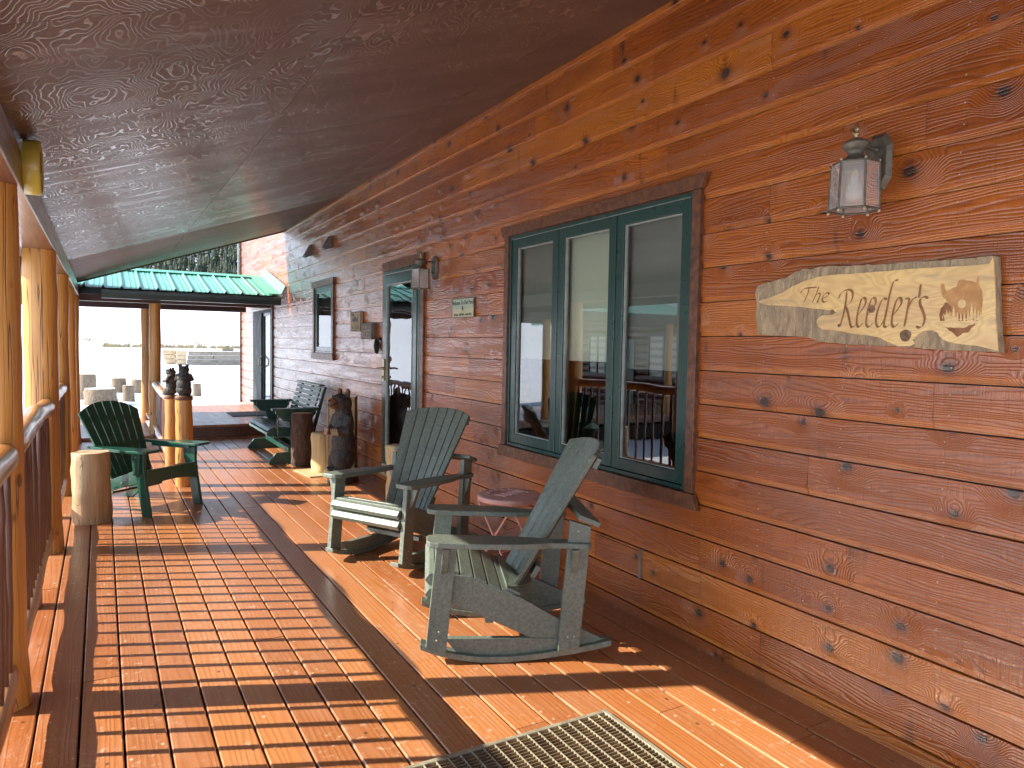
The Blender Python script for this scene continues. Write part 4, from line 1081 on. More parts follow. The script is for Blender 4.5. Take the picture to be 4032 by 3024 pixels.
# old timber planter in the snow
tw_ = thing('timber_planter', 'old stacked timber planter box standing in the snowfield', 'planter', (7.2, 53, 0))
TL = local((7.2, 53, 0)); gz = ground_z(7.2, 53)-.1; tr_ = random.Random(6)
for k in range(4):
    z0 = gz-.12+.29*k; x = 4.95+.04*k
    while x < 12:
        L = tr_.uniform(1.3, 2.8); TL(MB().box((x, 52.9+tr_.uniform(-.04, .04), z0), (x+L-.03, 53.3, z0+.275)), 'timber', 'timber', tw_, bevel=.03); x += L
    for j in range(2):
        TL(MB().box((4.95-.62*(j+1)-.07*k*j, 53.0+.3*j, z0+.05*j), (4.94-.62*j, 53.5+.3*j, z0+.285+.05*j)), 'sunlit_timber_end', 'endgrain', tw_, bevel=.04)  # paler end-grain colour also carries the sunlight on this side
TL(MB().box((7.2, 53.4, gz+1.04), (8.0, 53.9, gz+1.22), R=Matrix.Rotation(.2, 3, 'Z'), c=(7.5, 53.6, 0)), 'loose_block', 'timber', tw_, bevel=.03)

# ------------------------------------------------------------ carved bears
def remesh(mb, voxel, smooth_it=2):
    me = bpy.data.meshes.new('tmp'); me.from_pydata(mb.v, [], mb.f); o = bpy.data.objects.new('tmp', me); COL.objects.link(o)
    a = o.modifiers.new('r', 'REMESH'); a.mode = 'VOXEL'; a.voxel_size = voxel; a.use_smooth_shade = True
    b = o.modifiers.new('s', 'SMOOTH'); b.iterations = smooth_it; b.factor = .6
    dg = bpy.context.evaluated_depsgraph_get(); dg.update()
    out = bpy.data.meshes.new_from_object(o.evaluated_get(dg)); bpy.data.objects.remove(o); return out
def bear_body(k=1.0, fat=1.0):
    mb = MB(); E = lambda c, r, R=None: mb.ell((c[0]*k*fat, c[1]*k*fat, c[2]*k), r[0]*k*fat, r[1]*k*fat, r[2]*k, R=R, u=20, v=14)
    E((0, -.01, .40), (.128, .118, .23)); E((0, 0, .26), (.136, .125, .17)); E((0, -.01, .58), (.118, .108, .16))
    E((0, -.01, .70), (.092, .090, .12)); E((0, .005, .81), (.094, .105, .105)); E((0, .05, .86), (.07, .07, .05))
    for s in (-1, 1):
        E((s*.055, .045, .20), (.068, .085, .13)); E((s*.058, .085, .135), (.050, .078, .036)); E((s*.066, -.02, .925), (.030, .016, .040)); E((s*.055, -.01, .89), (.035, .03, .03))
        for j in range(9):
            t = j/8
            if t < .5: u = t*2; c = (s*(.095+.030*u), .0+.035*u, .66-.12*u); r = .050-.004*u
            else: u = t*2-1; c = (s*(.125-.060*u), .035+.080*u, .54-.005*u); r = .046-.004*u
            E(c, (r, r, r*1.05))
    return remesh(mb, .0075*k)
def dress_bear(root, k=1.0, z0=0.0, det=True, fat=1.0):
    me = bear_body(k, fat); me.name = 'fur_body'; me.materials.append(M['fur']); o = link(bpy.data.objects.new('body', me), root); o.location = (0, 0, z0)
    mb = MB(); mb.ell((0, .115*k, .822*k+z0), .050*k, .058*k, .056*k, u=20, v=12); mb.ell((0, .098*k, .795*k+z0), .046*k, .055*k, .040*k, u=20, v=12); build(mb, 'muzzle', 'muzzle', root)
    mb = MB(); mb.ell((0, .172*k, .845*k+z0), .016*k, .010*k, .012*k, u=10, v=6)
    pts = [(sin(t)*.053*k, (.118+.052*cos(t))*k, (.803-.010*cos(t*1.3))*k+z0+abs(t)*.010*k) for t in [(-1.5+3.0*i/14) for i in range(15)]]; mb.tube(pts, .0065*k, 6)
    for s in (-1, 1): mb.ell((s*.050*k, .088*k, .885*k+z0), .010*k, .009*k, .010*k, u=10, v=6)
    build(mb, 'mouth_and_eyes', 'black', root)
    for s in (-1, 1):
        mb = MB(); mb.ell((s*.066*k, -.010*k, .930*k+z0), .026*k, .013*k, .036*k, u=14, v=8); build(mb, 'ear', 'muzzle', root)
        mb = MB()
        for j in range(4):
            x = s*(.036+.020*j)*k; mb.ell((x, (.164-.006*j)*k, (.530)*k+z0), .0088*k, .013*k, .043*k, u=8, v=8, R=Matrix.Rotation(s*-.35, 3, 'Y'))
        build(mb, 'claws', 'claw', root)
        if det:
            mb = MB()
            for j in range(4): mb.ell((s*(.034+.017*j)*k, (.155-.004*abs(j-1.5))*k, .118*k+z0), .006*k, .016*k, .010*k, u=8, v=6)
            build(mb, 'foot_claws', 'claw', root)
br_ = thing('carved_bear', 'tall dark carved wooden bear with folded claws standing by the wall', 'bear carving', (2.215, 7.52, 0), radians(203-90))
dress_bear(br_, 1.03)
mb = MB(); pts = [(0, 0, 0), (0, 0, .008), (0, 0, .07), (0, 0, .105), (0, 0, .115)]; mb.tube(pts, [.150, .158, .150, .146, .135], 30, wob=.22, seed=6); build(mb, 'stump_base', 'barkd', br_)
# pale board cabinet behind the bear
bx = thing('slab_board', 'pale sawn board with a dark edge standing upright behind the carved bear', 'board', (2.285, 7.80, 0), radians(-26))
mb = MB(); mb.box((-.145, -.03, 0), (.145, .045, .88)); build(mb, 'board', 'endgrain', bx, bevel=.006)
mb = MB(); ring_ = [(-.19, -.045), (.19, -.045)]; mb.box((-.152, -.04, 0), (-.135, -.0302, .885)); mb.box((.135, -.04, 0), (.152, -.0302, .885)); mb.box((-.135, -.04, .865), (.135, -.0302, .885)); build(mb, 'edge_strip', 'split', bx, bevel=.002)
mb = MB(); mb.box((.1525, -.028, 0), (.166, .06, .89)); build(mb, 'side_board', 'muzzle', bx, bevel=.003)

BP = 'bear-topped posts at the railing opening'
def bear_post(x, y, h, r, lab, yaw_, seed, bk):
    root = thing('bear_post', lab, 'carved post', (x, y, 0), radians(yaw_-90), BP)
    n = 16; pts = [(.006*mnoise.noise(Vector((seed, k*.3, 0))), .006*mnoise.noise(Vector((seed, 3, k*.3))), h*k/n) for k in range(n+1)]
    rad = [(r*(1.06-.08*k/n))*(1+.04*mnoise.noise(Vector((seed, k*.4, 7)))) for k in range(n+1)]
    build(MB().tube(pts, rad, 26, wob=.05, seed=seed), 'post', 'post', root)
    build(MB().tube([(0, 0, h), (0, 0, h+.006), (0, 0, h+.04), (0, 0, h+.046)], [r*.98, r*1.06, r*1.04, r*.96], 26, wob=.08, seed=seed), 'collar', 'muzzle', root)
    dress_bear(root, bk, h+.046-.10*bk, det=False, fat=1.5)
bear_post(.715, 7.94, .872, .080, 'nearer bear-topped log post, thick orange log with a black bear seen from behind', 70, 3, .365)
bear_post(.685, 9.10, .80, .068, 'farther bear-topped log post where the inner railing starts', 150, 9, .365)

# ------------------------------------------------------------ wall lanterns
def make_lantern():
    root = thing('wall_lantern', 'wall lantern', 'lantern', (0, 0, 0))
    # octagonal backplate
    oc = [(-.028, .105), (.028, .105), (.055, .060), (.055, -.060), (.028, -.105), (-.028, -.105), (-.055, -.060), (-.055, .060)]
    f1 = [(0, a, b) for a, b in oc]; f2 = [(-.018, a*.74, b*.84) for a, b in oc]
    mb = MB(); mb.add(f1+f2, [(i, (i+1) % 8, 8+(i+1) % 8, 8+i) for i in range(8)]+[list(range(8, 16))]); build(mb, 'backplate', 'bronze', root, bevel=.001)
    mb = MB(); mb.tube([(-.015, 0, .045), (-.045, 0, .048), (-.075, 0, .05), (-.10, 0, .05)], [.010, .007, .007, .009], 12); mb.ell((-.020, .0, .045), .010, .012, .012); mb.ell((-.021, .006, -.045), .006, .009, .009); build(mb, 'arm', 'bronze', root)
    cx = -.135
    mb = MB(); mb.lathe([(0, .130), (.003, .128), (.0075, .112), (.0085, .100), (.005, .092), (.011, .088), (.011, .083), (.006, .080), (.008, .070), (.009, .068)], (cx, 0, 0), 16); build(mb, 'finial', 'brass', root)
    mb = MB(); mb.lathe([(.006, .071), (.020, .069), (.040, .058), (.047, .050), (.047, .046), (.045, .044), (.043, .036), (.034, .026), (.027, .023), (.028, .018), (.024, .014), (.030, .006), (.045, -.008), (.062, -.018), (.064, -.021), (0, -.021)], (cx, 0, 0), 32); build(mb, 'cap', 'bronze', root)
    H0, H1, ra, rb = -.022, -.190, .080, .085
    top = [Vector((cx+cos(pi/3*k)*ra, sin(pi/3*k)*ra, H0)) for k in range(6)]; bot = [Vector((cx+cos(pi/3*k)*rb, sin(pi/3*k)*rb, H1)) for k in range(6)]
    mb = MB()
    for k in range(6):
        mb.tube([top[k], bot[k]], .0042, 6); mb.tube([top[k], top[(k+1) % 6]], .004, 6); mb.tube([bot[k], bot[(k+1) % 6]], .004, 6)
    build(mb, 'cage', 'bronze', root)
    mb = MB()
    for k in range(6): mb.ell(top[k]+Vector((0, 0, .006)), .005, .005, .005, u=8, v=5); mb.ell(bot[k]-Vector((0, 0, .007)), .006, .006, .006, u=8, v=5)
    build(mb, 'corner_pins', 'pin', root)
    for k in range(6):
        mb = MB(); q = [top[k], top[(k+1) % 6], bot[(k+1) % 6], bot[k]]; mb.add(q, [(0, 1, 2, 3)]); 
        c = sum(q, Vector())/4; inn = [c+(p-c)*.86 for p in q]
        nrm = (q[1]-q[0]).cross(q[2]-q[0]).normalized()
        build(mb, 'glass_pane', 'lampglass', root)
        if k % 1 == 0:
            mb = MB()
            for a, b in ((0, 1), (1, 2), (2, 3), (3, 0)): mb.tube([inn[a], inn[b]], .0011, 4)
            build(mb, 'bevel_line', 'weather', root)
    mb = MB(); mb.lathe([(0, -.02), (.015, -.02), (.015, -.058), (.012, -.062), (0, -.062)], (cx, 0, 0), 16); build(mb, 'socket', 'brass', root)
    mb = MB(); mb.lathe([(.012, -.060), (.014, -.080), (.024, -.104), (.030, -.124), (.027, -.142), (.016, -.152), (0, -.155)][::-1], (cx, 0, 0), 24); build(mb, 'bulb', 'bulb', root)
    return root
la = make_lantern(); la['group'] = 'brass wall lanterns'
la['label'] = 'aged brass wall lantern with a white bulb, above the carved slab sign'; la.location = (XW-.001, 1.715, 2.185)
lb = copy_tree(la); lb['label'] = 'aged brass wall lantern beside the top corner of the glass door'; lb.location = (XW-.001, 5.86, 2.145)

# ------------------------------------------------------------ carved slab sign
SLAB = [(2.2434, 1.7574), (2.1974, 1.7685), (2.1387, 1.7756), (2.0984, 1.781), (2.0657, 1.791), (2.0467, 1.8014), (2.0087, 1.8116), (1.971, 1.8101), (1.9345, 1.8143), (1.8867, 1.8143), (1.7948, 1.8083), (1.7185, 1.8045), (1.6407, 1.7995), (1.5669, 1.8003), (1.4964, 1.7975), (1.4292, 1.7943), (1.3526, 1.7936), (1.2841, 1.7945), (1.2715, 1.7933), (1.2643, 1.6938), (1.2575, 1.5894), (1.2502, 1.5352), (1.2434, 1.4831), (1.3292, 1.486), (1.4588, 1.4908), (1.5765, 1.4978), (1.7041, 1.5024), (1.786, 1.5057), (1.9083, 1.5137), (1.9579, 1.5278), (2.0087, 1.5374), (2.1278, 1.5389), (2.2302, 1.5466), (2.2357, 1.5894), (2.2466, 1.6352), (2.2428, 1.6807), (2.2529, 1.7267)]
FACE = [(2.2295, 1.6915), (2.163, 1.7051), (2.1023, 1.7212), (2.0506, 1.7453), (2.0063, 1.76), (1.9326, 1.7742), (1.8732, 1.7785), (1.7988, 1.7758), (1.7171, 1.7753), (1.6395, 1.7748), (1.5657, 1.7749), (1.4953, 1.7735), (1.4281, 1.7722), (1.3514, 1.7686), (1.2868, 1.7697), (1.2753, 1.7911), (1.2651, 1.6938), (1.2583, 1.5894), (1.251, 1.5352), (1.2459, 1.4885), (1.3097, 1.5034), (1.3722, 1.5094), (1.4113, 1.5188), (1.434, 1.5335), (1.4437, 1.5491), (1.4619, 1.556), (1.4892, 1.554), (1.5095, 1.5428), (1.5296, 1.5222), (1.5196, 1.5107), (1.5381, 1.5009), (1.5815, 1.501), (1.622, 1.5149), (1.6585, 1.5325), (1.7112, 1.5404), (1.7657, 1.5456), (1.8166, 1.556), (1.8629, 1.5595), (1.8986, 1.563), (1.9203, 1.5762), (1.929, 1.5936), (1.9219, 1.6101), (1.9013, 1.6199), (1.8658, 1.621), (1.8372, 1.6293), (1.8666, 1.6384), (1.9144, 1.6452), (2.0015, 1.6567), (2.0931, 1.6662), (2.1754, 1.6723), (2.2184, 1.6825)]
STROKES = [[(2.0088, 1.7131), (2.003, 1.7245), (1.9876, 1.732), (1.9628, 1.7331), (1.9322, 1.7339)], [(1.9701, 1.732), (1.9741, 1.7112), (1.9844, 1.6907), (1.9925, 1.6752)], [(1.9232, 1.7369), (1.9301, 1.7166), (1.9412, 1.6938), (1.9507, 1.6734)], [(1.9436, 1.6913), (1.932, 1.7048), (1.9201, 1.7083), (1.9161, 1.7009), (1.9215, 1.6877), (1.9281, 1.6735), (1.9198, 1.6762)], [(1.9028, 1.6868), (1.8853, 1.6936), (1.8757, 1.7018), (1.8807, 1.7087), (1.8936, 1.7058), (1.9032, 1.6945), (1.9055, 1.6807), (1.8968, 1.6721), (1.8816, 1.6765)], [(1.8308, 1.6833), (1.8248, 1.7006), (1.8083, 1.7122), (1.7889, 1.7151), (1.7747, 1.7078), (1.7715, 1.6879), (1.7804, 1.666), (1.7998, 1.6518)], [(1.7981, 1.7092), (1.7997, 1.6718), (1.8056, 1.632), (1.8142, 1.5971), (1.821, 1.5721)], [(1.7998, 1.6518), (1.7905, 1.6315), (1.7818, 1.6014), (1.7752, 1.5789), (1.767, 1.5703), (1.7522, 1.581)], [(1.7467, 1.6152), (1.73, 1.6359), (1.7163, 1.6598), (1.7195, 1.6789), (1.7312, 1.6785), (1.7424, 1.6486), (1.7492, 1.6095), (1.7491, 1.5824), (1.7387, 1.5709), (1.7237, 1.5869)], [(1.7072, 1.614), (1.6899, 1.6345), (1.6757, 1.6581), (1.679, 1.677), (1.6911, 1.6766), (1.7026, 1.6471), (1.7098, 1.6085), (1.7097, 1.5817), (1.699, 1.5704), (1.6835, 1.5861)], [(1.6305, 1.6699), (1.6459, 1.6744), (1.6591, 1.6512), (1.6697, 1.6132), (1.6704, 1.5844), (1.6604, 1.5698), (1.6457, 1.5839), (1.6305, 1.6169)], [(1.5911, 1.738), (1.6063, 1.7357), (1.6152, 1.7152), (1.6234, 1.678), (1.6299, 1.6358), (1.6372, 1.598), (1.6381, 1.5743), (1.6287, 1.5694), (1.6186, 1.5787)], [(1.6059, 1.6112), (1.5895, 1.6311), (1.5761, 1.6539), (1.5793, 1.6721), (1.5907, 1.6717), (1.6016, 1.6432), (1.6083, 1.6059), (1.6083, 1.5799), (1.598, 1.569), (1.5834, 1.5842)], [(1.5617, 1.6704), (1.5481, 1.6674), (1.5507, 1.6422), (1.5557, 1.6054), (1.5607, 1.5708)], [(1.5537, 1.6238), (1.544, 1.6511), (1.5321, 1.6689), (1.5191, 1.6729)], [(1.5083, 1.7177), (1.51, 1.6951), (1.5116, 1.6702)], [(1.4792, 1.6664), (1.4914, 1.6737), (1.5059, 1.6677), (1.5078, 1.6496), (1.4958, 1.6219), (1.4887, 1.5991), (1.4922, 1.5766), (1.5046, 1.5654), (1.518, 1.5715)]]
HEAD = [(1.437, 1.6821), (1.4398, 1.7043), (1.4359, 1.7138), (1.4288, 1.7125), (1.4248, 1.7025), (1.4206, 1.6878), (1.4098, 1.6902), (1.3973, 1.6973), (1.3876, 1.7002), (1.384, 1.7139), (1.3793, 1.7222), (1.3626, 1.7245), (1.3417, 1.7196), (1.3228, 1.7107), (1.3186, 1.7307), (1.3153, 1.7304), (1.3114, 1.7006), (1.3029, 1.6748), (1.2998, 1.6451), (1.3008, 1.6156), (1.3039, 1.5966), (1.3171, 1.594), (1.3354, 1.5919), (1.3561, 1.5915), (1.3773, 1.5937), (1.3991, 1.6035), (1.4169, 1.6123), (1.4308, 1.611), (1.4362, 1.6111), (1.4352, 1.6288), (1.4271, 1.6418), (1.4144, 1.6501), (1.4193, 1.6613), (1.4306, 1.6685)]
WOODS = [(1.4366, 1.5934), (1.4374, 1.6178), (1.4328, 1.6332), (1.4228, 1.6434), (1.4107, 1.6455), (1.3999, 1.6363), (1.3973, 1.6187), (1.4038, 1.6102), (1.4119, 1.617), (1.4183, 1.6062), (1.4241, 1.6161), (1.4294, 1.5999)]
PALE = [[(1.4142, 1.6281), (1.4116, 1.6148), (1.4121, 1.6129), (1.409, 1.6014), (1.4101, 1.6007), (1.4068, 1.5901), (1.4178, 1.5903), (1.4156, 1.6009), (1.4168, 1.6017), (1.4148, 1.613), (1.4155, 1.6149)], [(1.4036, 1.6242), (1.4013, 1.6122), (1.4017, 1.6105), (1.399, 1.6001), (1.4, 1.5995), (1.3971, 1.5898), (1.4068, 1.5901), (1.4048, 1.5996), (1.4059, 1.6003), (1.4041, 1.6105), (1.4047, 1.6123)], [(1.3915, 1.6404), (1.3874, 1.6225), (1.3882, 1.62), (1.3833, 1.6047), (1.3852, 1.6037), (1.38, 1.5895), (1.398, 1.5899), (1.3942, 1.604), (1.3962, 1.605), (1.3927, 1.6202), (1.3938, 1.6227)], [(1.3785, 1.6181), (1.3761, 1.608), (1.3766, 1.6066), (1.3737, 1.5979), (1.3748, 1.5974), (1.3717, 1.5893), (1.3824, 1.5895), (1.3801, 1.5975), (1.3813, 1.5981), (1.3792, 1.6067), (1.3799, 1.6081)], [(1.3673, 1.6143), (1.3652, 1.6054), (1.3656, 1.6042), (1.3631, 1.5966), (1.364, 1.5961), (1.3613, 1.589), (1.3708, 1.5892), (1.3688, 1.5962), (1.3698, 1.5968), (1.368, 1.6043), (1.3685, 1.6055)], [(1.3552, 1.6152), (1.3528, 1.6059), (1.3533, 1.6046), (1.3505, 1.5967), (1.3516, 1.5962), (1.3486, 1.5888), (1.3592, 1.589), (1.3569, 1.5963), (1.358, 1.5969), (1.356, 1.6047), (1.3566, 1.606)], [(1.3445, 1.6256), (1.3418, 1.6126), (1.3423, 1.6108), (1.3391, 1.5996), (1.3403, 1.5989), (1.3369, 1.5885), (1.3485, 1.5888), (1.3461, 1.5991), (1.3473, 1.5998), (1.3452, 1.6109), (1.3459, 1.6127)], [(1.334, 1.6466), (1.3295, 1.6261), (1.3304, 1.6232), (1.325, 1.6056), (1.327, 1.6045), (1.3213, 1.5881), (1.3409, 1.5886), (1.3368, 1.6048), (1.339, 1.606), (1.3353, 1.6234), (1.3365, 1.6263)], [(1.3227, 1.6333), (1.3195, 1.6174), (1.3201, 1.6152), (1.3162, 1.6016), (1.3177, 1.6007), (1.3136, 1.588), (1.3273, 1.5883), (1.3245, 1.6009), (1.326, 1.6018), (1.3235, 1.6153), (1.3244, 1.6176)], [(1.3125, 1.6245), (1.3099, 1.6116), (1.3104, 1.6098), (1.3072, 1.5988), (1.3084, 1.5981), (1.305, 1.5878), (1.3164, 1.588), (1.314, 1.5982), (1.3153, 1.599), (1.3132, 1.6099), (1.3139, 1.6117)], [(1.3048, 1.6157), (1.3027, 1.6059), (1.3031, 1.6045), (1.3006, 1.5961), (1.3016, 1.5955), (1.2989, 1.5876), (1.308, 1.5878), (1.3061, 1.5956), (1.3071, 1.5962), (1.3054, 1.6046), (1.3059, 1.606)]]
DTREE = [[(1.4325, 1.6177), (1.4266, 1.5878), (1.4355, 1.588)], [(1.4238, 1.6108), (1.4192, 1.5877), (1.4262, 1.5878)], [(1.372, 1.6157), (1.3668, 1.5866), (1.3744, 1.5867)], [(1.3621, 1.6111), (1.3579, 1.5864), (1.3638, 1.5865)], [(1.3496, 1.6129), (1.345, 1.5861), (1.3517, 1.5862)], [(1.3152, 1.6139), (1.3106, 1.5854), (1.3171, 1.5855)]]
CHIN = [(1.4168, 1.5664), (1.38, 1.5624), (1.3465, 1.5655), (1.3184, 1.58), (1.3199, 1.5694), (1.3376, 1.5525), (1.3559, 1.544), (1.3743, 1.5332), (1.3877, 1.5464)]
KN = [(1.6907, 1.638), (1.5553, 1.5383), (1.8589, 1.6312), (1.3649, 1.6436), (1.4172, 1.6445), (1.8258, 1.5782)]

sg_ = thing('slab_sign', 'long live-edge wood slab sign with carved lettering below the near lantern', 'sign', (XW, 1.78, 1.65))
SL = local((XW, 1.78, 1.65))
def jag(lp, amp=.0016, sub_=4, sd=0):
    out = []; n = len(lp)
    for i in range(n):
        a, b = Vector(lp[i]), Vector(lp[(i+1) % n])
        for j in range(sub_):
            q = a.lerp(b, j/sub_); w = mnoise.noise(Vector((q.x*60+sd, q.y*60, 1)))*amp*2
            d = (b-a).normalized() if (b-a).length > 0 else Vector((1, 0)); out.append((q.x-d.y*w, q.y+d.x*w))
    return out
mb = MB(); lp = jag(SLAB, .0022); mb.ext([(XW-.034, a, b) for a, b in lp], (.033, 0, 0)); SL(mb, 'bark_slab', 'slabbark', sg_)
mb = MB(); lp = jag(FACE, .0006, 3); mb.ext([(XW-.0385, a, b) for a, b in lp], (.006, 0, 0)); SL(mb, 'carved_face', 'slabface', sg_)
def cr(pts, n=10):
    P = [Vector(p) for p in pts]; P = [P[0]*2-P[1]]+P+[P[-1]*2-P[-2]]; out = []
    for i in range(1, len(P)-2):
        for j in range(n):
            t = j/n; p0, p1, p2, p3 = P[i-1:i+3]
            out.append(.5*((2*p1)+(p2-p0)*t+(2*p0-5*p1+4*p2-p3)*t*t+(3*p1-p0-3*p2+p3)*t*t*t))
    out.append(P[-2]); return out
def nib(mb, pts, w, x, ang=38, mn=.0007):
    L = cr(pts); nv = Vector((-cos(radians(ang)), sin(radians(ang))))*w/2; vs = []
    for i, q in enumerate(L):
        d = (L[min(i+1, len(L)-1)]-L[max(i-1, 0)]).normalized(); pn = Vector((-d.y, d.x))
        s = 1 if pn.dot(nv) >= 0 else -1; v = nv + pn*(s*mn)
        e = min(1, (min(i, len(L)-1-i)+1.5)/4)
        vs += [(x, q.x+v.x*e, q.y+v.y*e), (x, q.x-v.x*e, q.y-v.y*e)]
    n = len(L); fs = [(2*i, 2*i+1, 2*i+3, 2*i+2) for i in range(n-1)]
    mb.add(vs, fs)
mb = MB()
for i, st in enumerate(STROKES): nib(mb, st, .0062 if i < 5 else .0085, XW-.0397-.00004*i)
SL(mb, 'lettering', 'burn', sg_)
for (a, b), r in ((KN[0], .0145), (KN[1], .0215), (KN[2], .010), (KN[4], .006), (KN[5], .006)):
    SL(MB().add([(XW-.0394, a+cos(t)*r*(1+.08*sin(3*t)), b+sin(t)*r) for t in [2*pi*j/24 for j in range(24)]], [list(range(24))]), 'knot', 'knotw', sg_)
mb = MB(); mb.add([(XW-.0392, a, b) for a, b in jag(HEAD, .002)], [list(range(len(HEAD)*4))]); SL(mb, 'burnt_picture', 'burnl', sg_)
mb = MB(); mb.add([(XW-.0395, a, b) for a, b in jag(WOODS, .0015)], [list(range(len(WOODS)*4))]); mb.add([(XW-.0395, a, b) for a, b in jag(CHIN, .002)], [list(range(len(CHIN)*4))]); 
for q in DTREE: mb.add([(XW-.0396, a, b) for a, b in q], [list(range(len(q)))])
SL(mb, 'burnt_picture', 'burn', sg_)
mb = MB()
for q in PALE: mb.add([(XW-.0398, a, b) for a, b in q], [list(range(len(q)))])
SL(mb, 'pale_trees', 'slabface', sg_)
mb = MB(); a, b = KN[3]; mb.add([(XW-.0399, a+cos(t)*.014, b+sin(t)*.014) for t in [2*pi*j/24 for j in range(24)]], [list(range(24))]); SL(mb, 'moon', 'slabface', sg_)

# ------------------------------------------------------------ small signs on the wall
YD, ZD = (0, -1, 0), (0, 0, 1)
ts = thing('porch_sign', 'small green and cream tin sign with black words between door and big window', 'sign', (XW, 5.275, 1.775))
mb = MB(); mb.box((-.010, -.200, -.002), (-.006, .200, .074)); build(mb, 'upper_panel', 'tin1', ts, bevel=.001)
mb = MB(); mb.box((-.010, -.200, -.074), (-.006, .200, -.0022)); build(mb, 'lower_panel', 'tin2', ts, bevel=.001)
mb = MB(); ring(mb, -.012, -.004, -.203, .203, -.077, .077, .005); build(mb, 'rim', 'bronze', ts)
text_mesh('Welcome To Our Porch', .050, 'lettering', 'ink', ts, (-.0105, 0, .042), YD, ZD, width=.82)
text_mesh('Sit Long.  Talk Much.  Laugh Often', .027, 'lettering', 'ink', ts, (-.0105, 0, -.052), YD, ZD, width=.86)
mb = MB(); mb.lathe([(0, 0), (.011, 0), (.011, -.001), (0, -.001)], (-.0105, 0, -.002), 16, axis='x')
for k in range(12):
    t = 2*pi*k/12; mb.tube([(-.011, cos(t)*.013, -.002+sin(t)*.013), (-.011, cos(t)*.021, -.002+sin(t)*.021)], .001, 4)
mb.box((-.0115, .03, -.0025), (-.0105, .13, -.0015)); mb.box((-.0115, -.13, -.0025), (-.0105, -.03, -.0015)); build(mb, 'sun_mark', 'ink', ts)
fs_ = thing('fish_sign', 'tan wooden plaque with a dark fish, left of the grey plaque', 'sign', (XW, 8.015, 1.722))
mb = MB(); mb.box((-.042, -.172, -.112), (-.002, .172, .112)); build(mb, 'plaque', 'signtan', fs_, bevel=.002)
mb = MB()
for k in range(12):
    for s in (-1, 1): mb.box((-.0428, -.165+.028*k, s*.102-.005), (-.042, -.150+.028*k, s*.102+.005))
build(mb, 'border', 'signgrey', fs_)
fp = [(.10, .0), (.07, .03), (.02, .045), (-.03, .035), (-.065, .012), (-.10, .045), (-.115, .03), (-.105, 0), (-.12, -.035), (-.095, -.03), (-.06, -.008), (-.02, -.022), (.04, -.02), (.085, -.015)]
mb = MB(); mb.add([(-.0432, a, b+.015) for a, b in fp], [list(range(len(fp)))]); build(mb, 'fish', 'ink', fs_)
text_mesh('Gone', .05, 'lettering', 'ink', fs_, (-.0425, .09, .078), YD, ZD, depth=.0008, shear=.3)
text_mesh('LATER', .062, 'lettering', 'ink', fs_, (-.0425, -.065, -.068), YD, ZD, depth=.0008, width=.8)
text_mesh('back', .03, 'lettering', 'ink', fs_, (-.0425, .10, -.07), YD, ZD, depth=.0008)
rs_ = thing('rides_sign', 'grey wooden block plaque with pale capital letters left of the door', 'sign', (XW, 7.595, 1.608))
mb = MB(); mb.box((-.052, -.178, -.088), (-.002, .178, .088)); build(mb, 'plaque', 'signgrey', rs_, bevel=.002)
text_mesh('RIDES', .125, 'lettering', 'signtext', rs_, (-.0525, 0, -.035), YD, ZD, depth=.0012, width=.82)
mb = MB()
for k in range(5): mb.box((-.0535, .12-.055*k, .03), (-.0525, .135-.055*k, .06))
build(mb, 'faded_marks', 'signtan', rs_)
pc = thing('pine_cone', 'black cast pine cone hanging beside the door frame', 'ornament', (XW-.03, 7.30, 1.45))
mb = MB()
for k in range(11):
    z = .075-.0145*k; r = .030*sin(pi*(k+1.5)/13)+.006
    for j in range(8):
        t = 2*pi*(j+.5*(k % 2))/8; mb.ell((cos(t)*r*.7, sin(t)*r*.9, z), .010, .013, .007, u=8, v=5)
mb.ell((0, 0, 0), .022, .028, .085); mb.box((-.005, -.065, .06), (.03, -.02, .085)); build(mb, 'cone', 'black', pc)

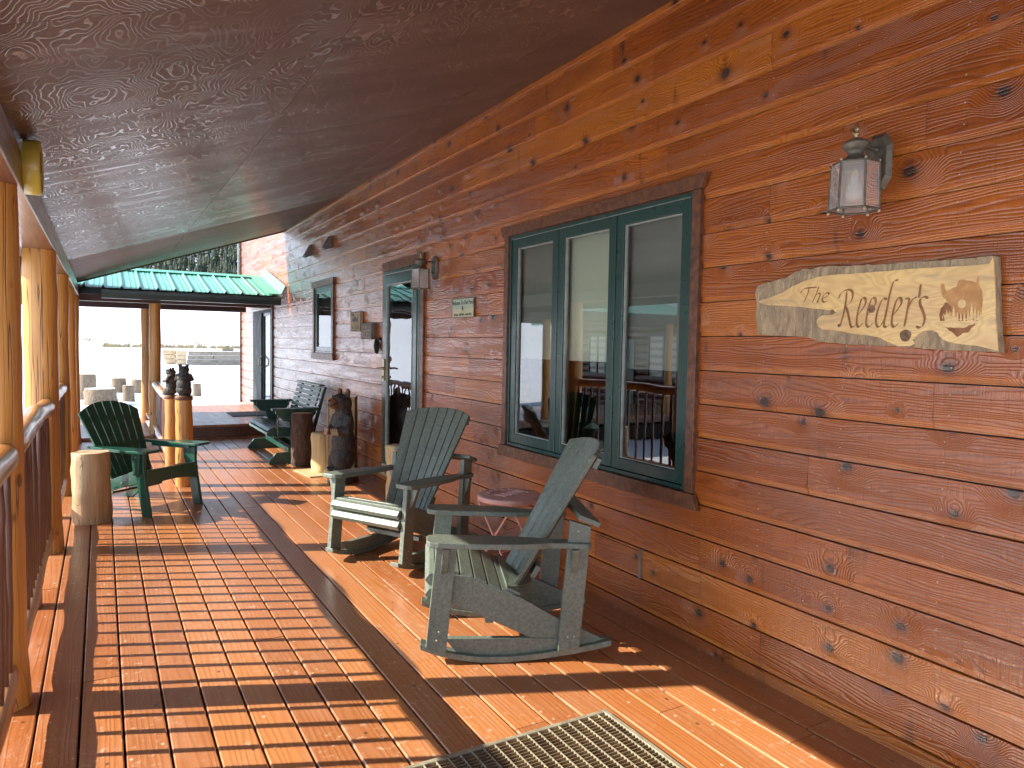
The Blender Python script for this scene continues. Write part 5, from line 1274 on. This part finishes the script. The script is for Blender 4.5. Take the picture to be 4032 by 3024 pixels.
# ------------------------------------------------------------ yellow dial on the beam, wedge lights, wall junction
dl = thing('wall_dial', 'round yellow dial thermometer fixed to the beam at the upper left', 'thermometer', (-.27, 3.60, 2.172))
mb = MB(); mb.lathe([(.108, 0), (.110, .004), (.110, .052), (.106, .060), (.098, .062), (.096, .056), (0, .056)], (0, 0, 0), 48, axis='x'); build(mb, 'case', 'dial', dl)
mb = MB(); mb.lathe([(.095, .0565), (.0, .0575)], (0, 0, 0), 40, axis='x'); build(mb, 'dial_face', 'shade', dl)
mb = MB(); mb.box((.058, -.004, -.02), (.060, .004, .07)); build(mb, 'needle', 'black', dl)
for yy, lab in ((10.12, 'small dark wedge light high on the far wall, left one of the pair'), (9.15, 'small dark wedge light high on the far wall, right one of the pair')):
    wl = thing('wedge_light', lab, 'wall light', (XW, yy, 2.735), 0, 'dark wedge lights high on the wall')
    mb = MB(); mb.ext([(-.004, -.065, .085), (-.03, -.065, .085), (-.115, -.065, -.075), (-.095, -.065, -.095), (-.004, -.065, -.055)], (0, .13, 0)); build(mb, 'housing', 'gutback', wl, bevel=.004)
    mb = MB(); mb.ext([(-.106, -.055, -.090), (-.098, -.055, -.097), (-.012, -.055, -.062), (-.012, -.055, -.058)], (0, .11, 0)); build(mb, 'lens', 'black', wl)
cn = thing('wall_conduit', 'thin pale conduit and grey weatherhead at the far corner of the lodge wall', 'conduit', (XW-.04, 16.06, 2.2))
mb = MB(); mb.tube([(0, 0, .45), (0, 0, 1.35)], .014, 8); mb.tube([(0, 0, 1.35), (-.20, .1, 1.75), (-.30, .2, 2.0)], .014, 8); build(mb, 'pipe', 'conduit', cn)
mb = MB(); mb.ell((-.09, .05, .50), .10, .06, .10); build(mb, 'weatherhead', 'gutback', cn)
# ------------------------------------------------------------ scraper mats
mt = thing('scraper_mat', 'metal grate scraper mat with a pale frame in the near right foreground', 'door mat', (1.305, 1.955, 0))
x0, x1, y0, y1 = -.46, .448, -.32, .315
mb = MB(); h = .021; w = .021
for a, b in (((x0, y0, .001), (x0+w, y1, h)), ((x1-w, y0, .001), (x1, y1, h)), ((x0+w, y1-w, .001), (x1-w, y1, h-.0003)), ((x0+w, y0, .001), (x1-w, y0+w, h-.0003))): mb.box(a, b)
build(mb, 'frame', 'matframe', mt, bevel=.003)
mb = MB(); y = y0+w+.016; rr_ = random.Random(1)
while y < y1-w-.006:
    t = rr_.uniform(-.15, .15); mb.ext([(x0+w, y-.0010, .003), (x0+w, y+.0010, .003), (x0+w, y+.0010+t*.004, .019), (x0+w, y-.0010+t*.004, .019)], (x1-x0-2*w, 0, 0)); y += .0185
build(mb, 'cross_bar', 'matbar', mt)
mb = MB(); x = x0+w+.043
while x < x1-w-.01:
    mb.box((x-.0014, y0+w, .003), (x+.0014, y1-w, .0205)); x += .0465
build(mb, 'long_bar', 'matframe', mt)
fm = thing('rubber_mat', 'thin grey rubber mat in front of the far sliding door', 'door mat', (2.16, 13.3, .19))
mb = MB(); mb.box((-.24, -.36, .001), (.34, .36, .014)); build(mb, 'mat', 'greymat', fm, bevel=.003)
mb = MB(); ring(mb, -.235, .335, -.355, .355, .0145, .017, .02); build(mb, 'raised_edge', 'greymat', fm) if False else None
